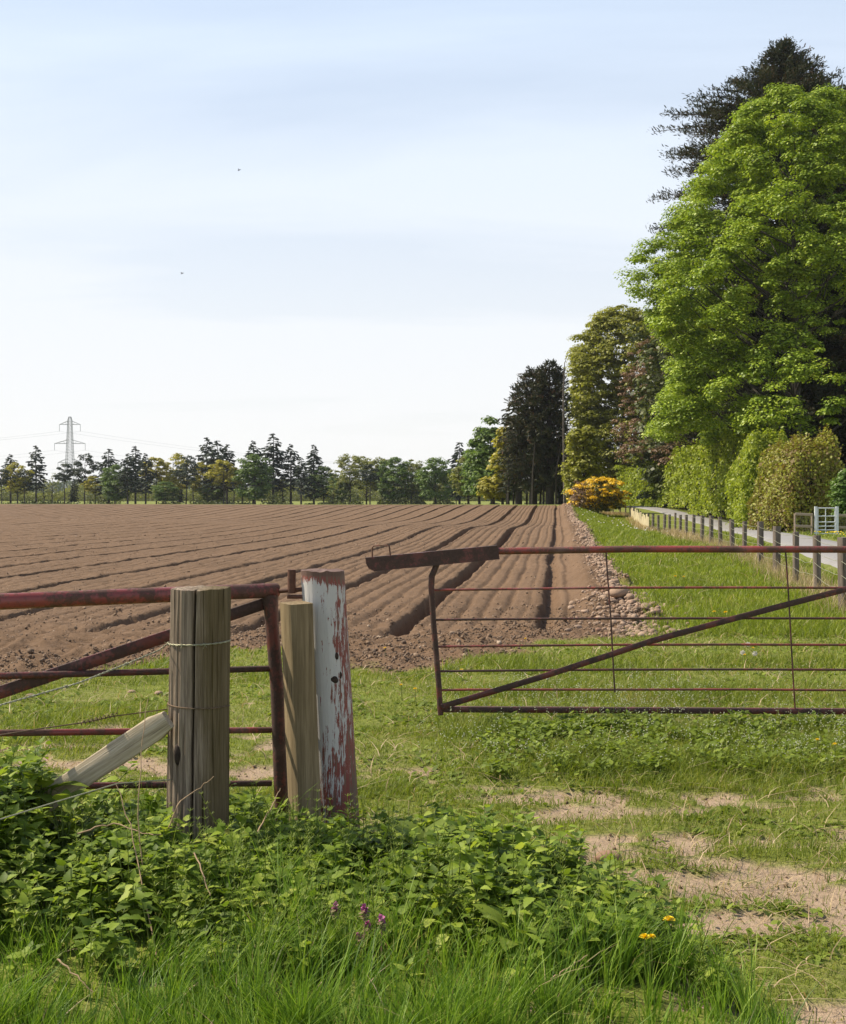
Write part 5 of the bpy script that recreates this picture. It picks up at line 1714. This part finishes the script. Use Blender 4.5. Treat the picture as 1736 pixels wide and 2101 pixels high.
# low growth under and beyond the far trees, and a distant wood
g = Geo()
n = 70000
X = rng.uniform(-200, 50, n); Y = 435 + rng.uniform(0, 14, n)
hm = 2.0 + 6.5 * fbm(X * .12, Y * 0, 3, 201) ** 1.3
Zf = rng.uniform(0, 1, n) ** 1.3
leaves(g, np.stack([X, Y, .5 + hm * Zf], -1), norm(rdir(n) + np.array([0, -.4, .5])), rng.uniform(.3, .75, n), 1.1)
g2 = Geo(); n = 26000
X = rng.uniform(-112, 34, n); Y = 288 + rng.uniform(0, 26, n)
hm = 3.4 * np.clip(fbm(X * .22, Y * 0, 4, 203) - .42, 0, 1) * 3
Zf = rng.uniform(0, 1, n) ** 1.2; keep = hm > .3
leaves(g2, np.stack([X, Y, -.5 + hm * Zf], -1)[keep], norm(rdir(n) + np.array([0, -.2, .5]))[keep], rng.uniform(.3, .6, n)[keep], 1.1)
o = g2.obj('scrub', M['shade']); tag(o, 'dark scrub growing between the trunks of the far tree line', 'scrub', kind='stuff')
o = g.obj('undergrowth', M['farolive']); tag(o, 'low scrubby undergrowth behind the trunks of the far tree line', 'undergrowth', kind='stuff')
g = Geo()
n = 26000
X = rng.uniform(-420, 120, n); Y = 800 + rng.uniform(0, 60, n)
hm = 8 + 9 * fbm(X * .02, Y * 0, 4, 211)
leaves(g, np.stack([X, Y, hm * rng.uniform(0, 1, n)], -1), norm(rdir(n) + np.array([0, -.5, .5])), rng.uniform(1.2, 3.0, n), 1.1)
o = g.obj('distant_wood', M['distant']); tag(o, 'hazy low wood on the horizon seen between the far trees', 'wood', kind='stuff')

# ------------------------------------------------------------------ pylon
PY = 650.0
b = at(143.5, PY); zt_ = zat(855, PY)
e = empty('pylon', 'pale steel lattice electricity pylon with three pairs of arms beyond the trees', 'pylon', (b[0], b[1], 0))
g = Geo()
def hw(z):
    return np.interp(z, [0, zt_ * .42, zt_ * .98, zt_], [4.2, 1.9, .9, .5])
lv = np.concatenate([np.linspace(0, zt_ * .42, 6), np.linspace(zt_ * .42, zt_, 16)[1:]])
cs = [(-1, -1), (1, -1), (1, 1), (-1, 1)]
for a_, b_ in zip(lv[:-1], lv[1:]):
    for i in range(4):
        p0 = (cs[i][0] * hw(a_), cs[i][1] * hw(a_), a_); p1 = (cs[i][0] * hw(b_), cs[i][1] * hw(b_), b_)
        j = (i + 1) % 4
        q0 = (cs[j][0] * hw(a_), cs[j][1] * hw(a_), a_); q1 = (cs[j][0] * hw(b_), cs[j][1] * hw(b_), b_)
        tube(g, [p0, p1], .11, 4); tube(g, [p0, q1], .06, 3); tube(g, [q0, p1], .06, 3); tube(g, [p1, q1], .04, 3)
g.obj('tower', M['pylon'], e)
tips = []
for yl, xl0, xl1 in ((868, 122, 165), (907, 112, 175), (946, 119, 167)):
    z_ = zat(yl + 3, PY); 
    for xx in (xl0, xl1):
        g = Geo()
        tx = (xx - 143.5) / F * PY
        for sy_ in (-1, 1):
            h0 = hw(z_)
            tube(g, [(math.copysign(h0, tx), sy_ * h0, z_), (tx, 0, z_)], .10, 4)
            tube(g, [(math.copysign(hw(z_ + 2.1), tx), sy_ * h0, z_ + 1.9), (tx, 0, z_)], .10, 4)
        for f in (.3, .6):
            tube(g, [(tx * f, 0, z_), (tx * (f + .12), 0, z_ + 1.9 * (1 - f) * .8)], .06, 3)
        arm = g.obj('cross_arm', M['pylon'], e)
        gi = Geo(); tube(gi, [(tx, 0, z_), (tx, 0, z_ - 3.6)], .11, 5); gi.obj('insulator', M['pylon'], arm)
        tips.append((b[0] + tx, PY, z_ - 3.6))
for i, (tx, ty, tz) in enumerate(tips):
    g = Geo()
    for sgn in (-1, 1):
        if sgn < 0: end = np.array([tx - 300, ty + 60, tz + 3])
        else: end = np.array([tx + 330, ty + 110, tz - 16])
        f = np.linspace(0, 1, 24)[:, None]
        P_ = np.array([tx, ty, tz]) + (end - np.array([tx, ty, tz])) * f; P_[:, 2] -= (4 * 9 * f * (1 - f))[:, 0]
        tube(g, P_, .035, 3)
    o = g.obj('power_line', M['pylon'])
    tag(o, f'thin power cable hung from the {["upper left", "upper right", "middle left", "middle right", "lower left", "lower right"][i]} arm of the pylon', 'cable', 'power cables on the pylon')

# ------------------------------------------------------------------ birds
for x_, y_, Yp, s_, lab in ((491, 349, 90, .34, 'small bird in flight high in the left half of the sky'), (374, 561, 95, .36, 'small bird in flight lower in the left half of the sky'), (128, 957, 200, .35, 'small bird in flight just left of the pylon')):
    g = Geo(); r = norm(IV2) * np.array([.42, .07, .07]); g.add(r * s_, IF2)
    e = empty('bird', lab, 'bird', at(x_, Yp, zat(y_, Yp)), R(12)); e.rotation_euler = (0, R(-22), 0)
    g.obj('body', M['birdm'], e, True)
    for sg in (-1, 1):
        g = Geo(); W = np.array([(.12, 0, 0), (-.12, 0, 0), (-.12, sg * .45, .16), (.02, sg * .5, .17), (-.30, sg * .95, .10), (-.12, 0, .012), (.02, sg * .5, .182)]) * s_
        g.add(W, [(0, 1, 2), (0, 2, 3), (3, 2, 4), (5, 0, 6), (5, 6, 2), (6, 4, 2)]); g.obj('wing', M['birdm'], e)

# ------------------------------------------------------------------ haze
HAZE = 0.0001
if HAZE:
    mh = bpy.data.materials.new('thin_haze'); mh.use_nodes = True
    th_ = mh.node_tree; th_.nodes.clear()
    oh = th_.nodes.new('ShaderNodeOutputMaterial'); pv = th_.nodes.new('ShaderNodeVolumePrincipled')
    pv.inputs['Color'].default_value = (.88, .93, 1, 1); pv.inputs['Density'].default_value = HAZE; pv.inputs['Anisotropy'].default_value = .3
    th_.links.new(pv.outputs[0], oh.inputs['Volume'])
    g = Geo(); hb = [(x, y, z) for z in (-4, 62) for x, y in ((-5200, -100), (5200, -100), (5200, 6000), (-5200, 6000))]
    g.add(hb, [(3, 2, 1, 0), (4, 5, 6, 7), (0, 1, 5, 4), (1, 2, 6, 5), (2, 3, 7, 6), (3, 0, 4, 7)])
    o = g.obj('haze', mh); tag(o, kind='stuff')

# ------------------------------------------------------------------ flowers
def dandelion(x_, y_, z_, r_, lab, Yp=None, group=None):
    """flower head centre at photo pixel, height z_ above datum"""
    q = px(x_, y_, z_) if Yp is None else at(x_, Yp, z_)
    zg = gz(q[0], q[1])
    e = empty('dandelion', lab, 'flower', (q[0], q[1], zg), group=group)
    hgt_ = max(.03, z_ - zg)
    g = Geo(); tube(g, bez((.01, .02, 0), (0, 0, hgt_ * .6), (0, 0, hgt_), 5), .0022 * max(1, r_ / .018), 5); g.obj('stalk', M['stem'], e)
    g = Geo(); k = 90
    el = rng.uniform(.1, 1.45, k); a = rng.uniform(0, 6.28, k)
    td = np.stack([np.cos(a) * np.cos(el), np.sin(a) * np.cos(el), np.sin(el)], -1)
    scatter(g, np.array([(0, -.06, 0), (0, .06, 0), (1, .09, .02), (1.04, 0, 0), (1, -.09, .02)])[[0, 1, 2, 4]], [(0, 1, 2, 3)], np.tile([0, 0, hgt_], (k, 1)), frames(td, np.tile([0, 0, 1.], (k, 1)) + rdir(k) * .1, r_ * (1 - .35 * np.sin(el))))
    g.obj('flower_head', M['yellow'], e)


dandelion(1373, 1889, .26, .022, 'bright yellow dandelion, the higher of the three by the long grass')
dandelion(1323, 1924, .26, .019, 'yellow dandelion left in the touching pair by the long grass')
dandelion(1337, 1923, .25, .015, 'small yellow dandelion right in the touching pair by the long grass')
for x_, y_, lab in ((823, 1406, 'yellow flower in the turf right of the white post'), (852, 1414, 'tiny yellow flower a step right of the larger one near the white post'), (947, 1375, 'yellow flower behind the lower rods at the left of the open gate'), (1078, 1311, 'yellow flower at the edge of the soil behind the open gate'), (790, 1330, 'yellow flower growing on the bare soil right of the white post'),
                    (1386, 1183, 'left one of two yellow flowers below the top rail near the stones'), (1403, 1184, 'right one of two yellow flowers below the top rail near the stones'),
                    (1465, 1256, 'leftmost yellow flower above the diagonal brace'), (1489, 1257, 'yellow flower just above the diagonal brace right of another'), (1528, 1344, 'yellow flower below white seed heads in the right turf'), (1545, 1330, 'yellow flower between the white seed heads'),
                    (1677, 1519, 'orange yellow flower in the turf near the lower right gate end'), (1713, 1528, 'yellow flower nearest the right edge below the gate')):
    dandelion(x_, y_, .13, .019 if y_ > 1300 else .034, lab)
for x_, y_, lab in ((1524, 1339, 'leftmost white seed head of the trio above the yellow flowers'), (1549, 1341, 'rightmost white seed head of the trio above the yellow flowers'), (1535, 1322, 'topmost white seed head of the trio above the yellow flowers'), (1124, 1388, 'white seed head touching the diagonal brace near its lower end')):
    q = px(x_, y_, .14); zg = gz(q[0], q[1])
    e = empty('seed_head', lab, 'flower', (q[0], q[1], zg))
    g = Geo(); tube(g, [(0, 0, 0), (0, 0, .14 - zg)], .002, 5); g.obj('stalk', M['stem'], e)
    g = Geo(); d = rdir(120); scatter(g, np.array([(0, -.02, 0), (1, -.10, 0), (1, .10, 0)]), [(0, 1, 2)], np.tile([0, 0, .14 - zg], (120, 1)), frames(d, rdir(120), np.full(120, .024))); g.obj('fluff', M['clock'], e)
# dandelions on the far verge by the metal gate
g = Geo()
n = 420
Y = rng.uniform(33, 56, n); X = np.interp(Y, RP[:140, 1], RP[:140, 0]) + rng.uniform(1.8, 5.0, n)
keep = fbm(X * .8, Y * .35, 2, 231) > .45
X, Y = X[keep], Y[keep]; k = len(X)
scatter(g, OCT, OCTF, np.stack([X, Y, hgt(X, Y) + .2], -1), np.tile(np.diag([1, 1, .5]), (k, 1, 1)) * rng.uniform(.03, .055, k)[:, None, None])
o = g.obj('verge_flowers', M['yellow']); tag(o, 'drift of yellow dandelions on the verge in front of the galvanised gate', 'flowers', kind='stuff')
# white daisies far
g = Geo(); k = 40
Y = rng.uniform(50, 100, k); X = S * Y + rng.uniform(1.6, 5, k)
scatter(g, OCT, OCTF, np.stack([X, Y, hgt(X, Y) + .22], -1), np.tile(np.diag([1, 1, .6]), (k, 1, 1)) * rng.uniform(.03, .07, k)[:, None, None])
o = g.obj('white_flowers', M['clock']); tag(o, 'scattered white flowers in the far part of the green verge', 'flowers', kind='stuff')

# red dead-nettles
for x_, y_, lab in ((688, 1861, 'leftmost pink dead nettle flower head in the cleavers'), (748, 1864, 'pink dead nettle flower head, highest on the right of the cluster'), (754, 1898, 'pink dead nettle flower head in the middle of the cluster'), (738, 1922, 'lowest pink dead nettle flower head'), (783, 1886, 'small pink dead nettle flower head furthest right')):
    Yp = 3.95 + rng.uniform(-.05, .1); z_ = zat(y_, Yp); q = at(x_, Yp, z_); zg = gz(q[0], q[1])
    e = empty('dead_nettle', lab, 'flower', (q[0], q[1], zg)); hh_ = z_ - zg
    g = Geo(); tube(g, [(0, 0, 0), (0, 0, hh_)], .0022, 5); g.obj('stalk', M['stemdry'], e)
    k = 16; a = np.arange(k) * 2.4; el = rng.uniform(-.3, .4, k); td = np.stack([np.cos(a) * np.cos(el), np.sin(a) * np.cos(el), np.sin(el)], -1)
    g = Geo(); scatter(g, LEAF, LEAFF, np.stack([np.zeros(k), np.zeros(k), hh_ - .035 + np.linspace(0, .03, k)], -1), frames(td, np.tile([0, 0, 1.], (k, 1)), np.full(k, .022))); g.obj('leaves', M['purpleleaf'], e)
    k = 22; a = rng.uniform(0, 6.28, k); el = rng.uniform(-.1, 1.2, k); td = np.stack([np.cos(a) * np.cos(el), np.sin(a) * np.cos(el), np.sin(el)], -1)
    g = Geo(); scatter(g, LEAF * np.array([1, 1.3, 1]), LEAFF, np.stack([np.zeros(k), np.zeros(k), hh_ + rng.uniform(-.015, .008, k)], -1), frames(td, rdir(k), np.full(k, .014))); g.obj('petals', M['purple'], e)

# dry stems standing up out of the nettles in front of the plank, and fallen straws
stems = [([(296, 1790, 4.3), (283, 1700, 4.35), (288, 1560, 4.45), (303, 1432, 4.55)], .0026, 'tall thin dry stem standing in front of the bleached plank'),
         ([(330, 2000, 3.9), (300, 1860, 4.1), (270, 1700, 4.3), (240, 1610, 4.4)], .003, 'long brown bramble stem arching up through the nettles'),
         ([(160, 1712, 4.5), (200, 1695, 4.5), (240, 1690, 4.5), (290, 1710, 4.45), (330, 1712, 4.4)], .0035, 'twisted brown twig lying across the nettles at the left'),
         ([(345, 1702, 4.6), (365, 1650, 4.6), (410, 1615, 4.7), (440, 1595, 4.7)], .003, 'curved brown twig in the nettles below the round post'),
         ([(118, 1966, 3.7), (150, 1995, 3.65), (190, 2035, 3.6)], .0035, 'pale straw stalk lying on the long grass at the lower left'),
         ([(530, 1705, 4.7), (560, 1650, 4.8), (575, 1618, 4.85)], .0032, 'pale straw stalk leaning below the hinge end of the left gate'),
         ([(400, 1748, 4.2), (418, 1800, 4.1), (432, 1838, 4.05)], .003, 'thin pale stalk bent down through the middle of the nettles'),
         ([(1130, 2010, 3.6), (1165, 1985, 3.62), (1205, 1960, 3.7)], .003, 'pale straw stalk lying in the grass at the lower right of the bank')]
for pts_, r_, lab in stems:
    g = Geo(); Pq = np.array([at(x_, Yp, zat(y_, Yp)) for x_, y_, Yp in pts_])
    tq = np.linspace(0, 1, 14); Pq = np.stack([np.interp(tq, np.linspace(0, 1, len(Pq)), Pq[:, j]) for j in range(3)], -1) + rng.normal(0, .002, (14, 3))
    tube(g, Pq, np.linspace(r_, r_ * .5, 14), 5)
    nm_ = 'twig' if 'twig' in lab else ('straw_stalk' if 'straw' in lab or 'stalk' in lab else 'dry_stem')
    o = g.obj(nm_, M['stemdry']); tag(o, lab, 'stem')
for o_ in bpy.data.objects:
    if o_.get('label') and not 4 <= len(o_['label'].split()) <= 16: print('LABEL', len(o_['label'].split()), o_['label'])
print('objects', len(bpy.data.objects), 'verts', sum(len(m_.vertices) for m_ in bpy.data.meshes))
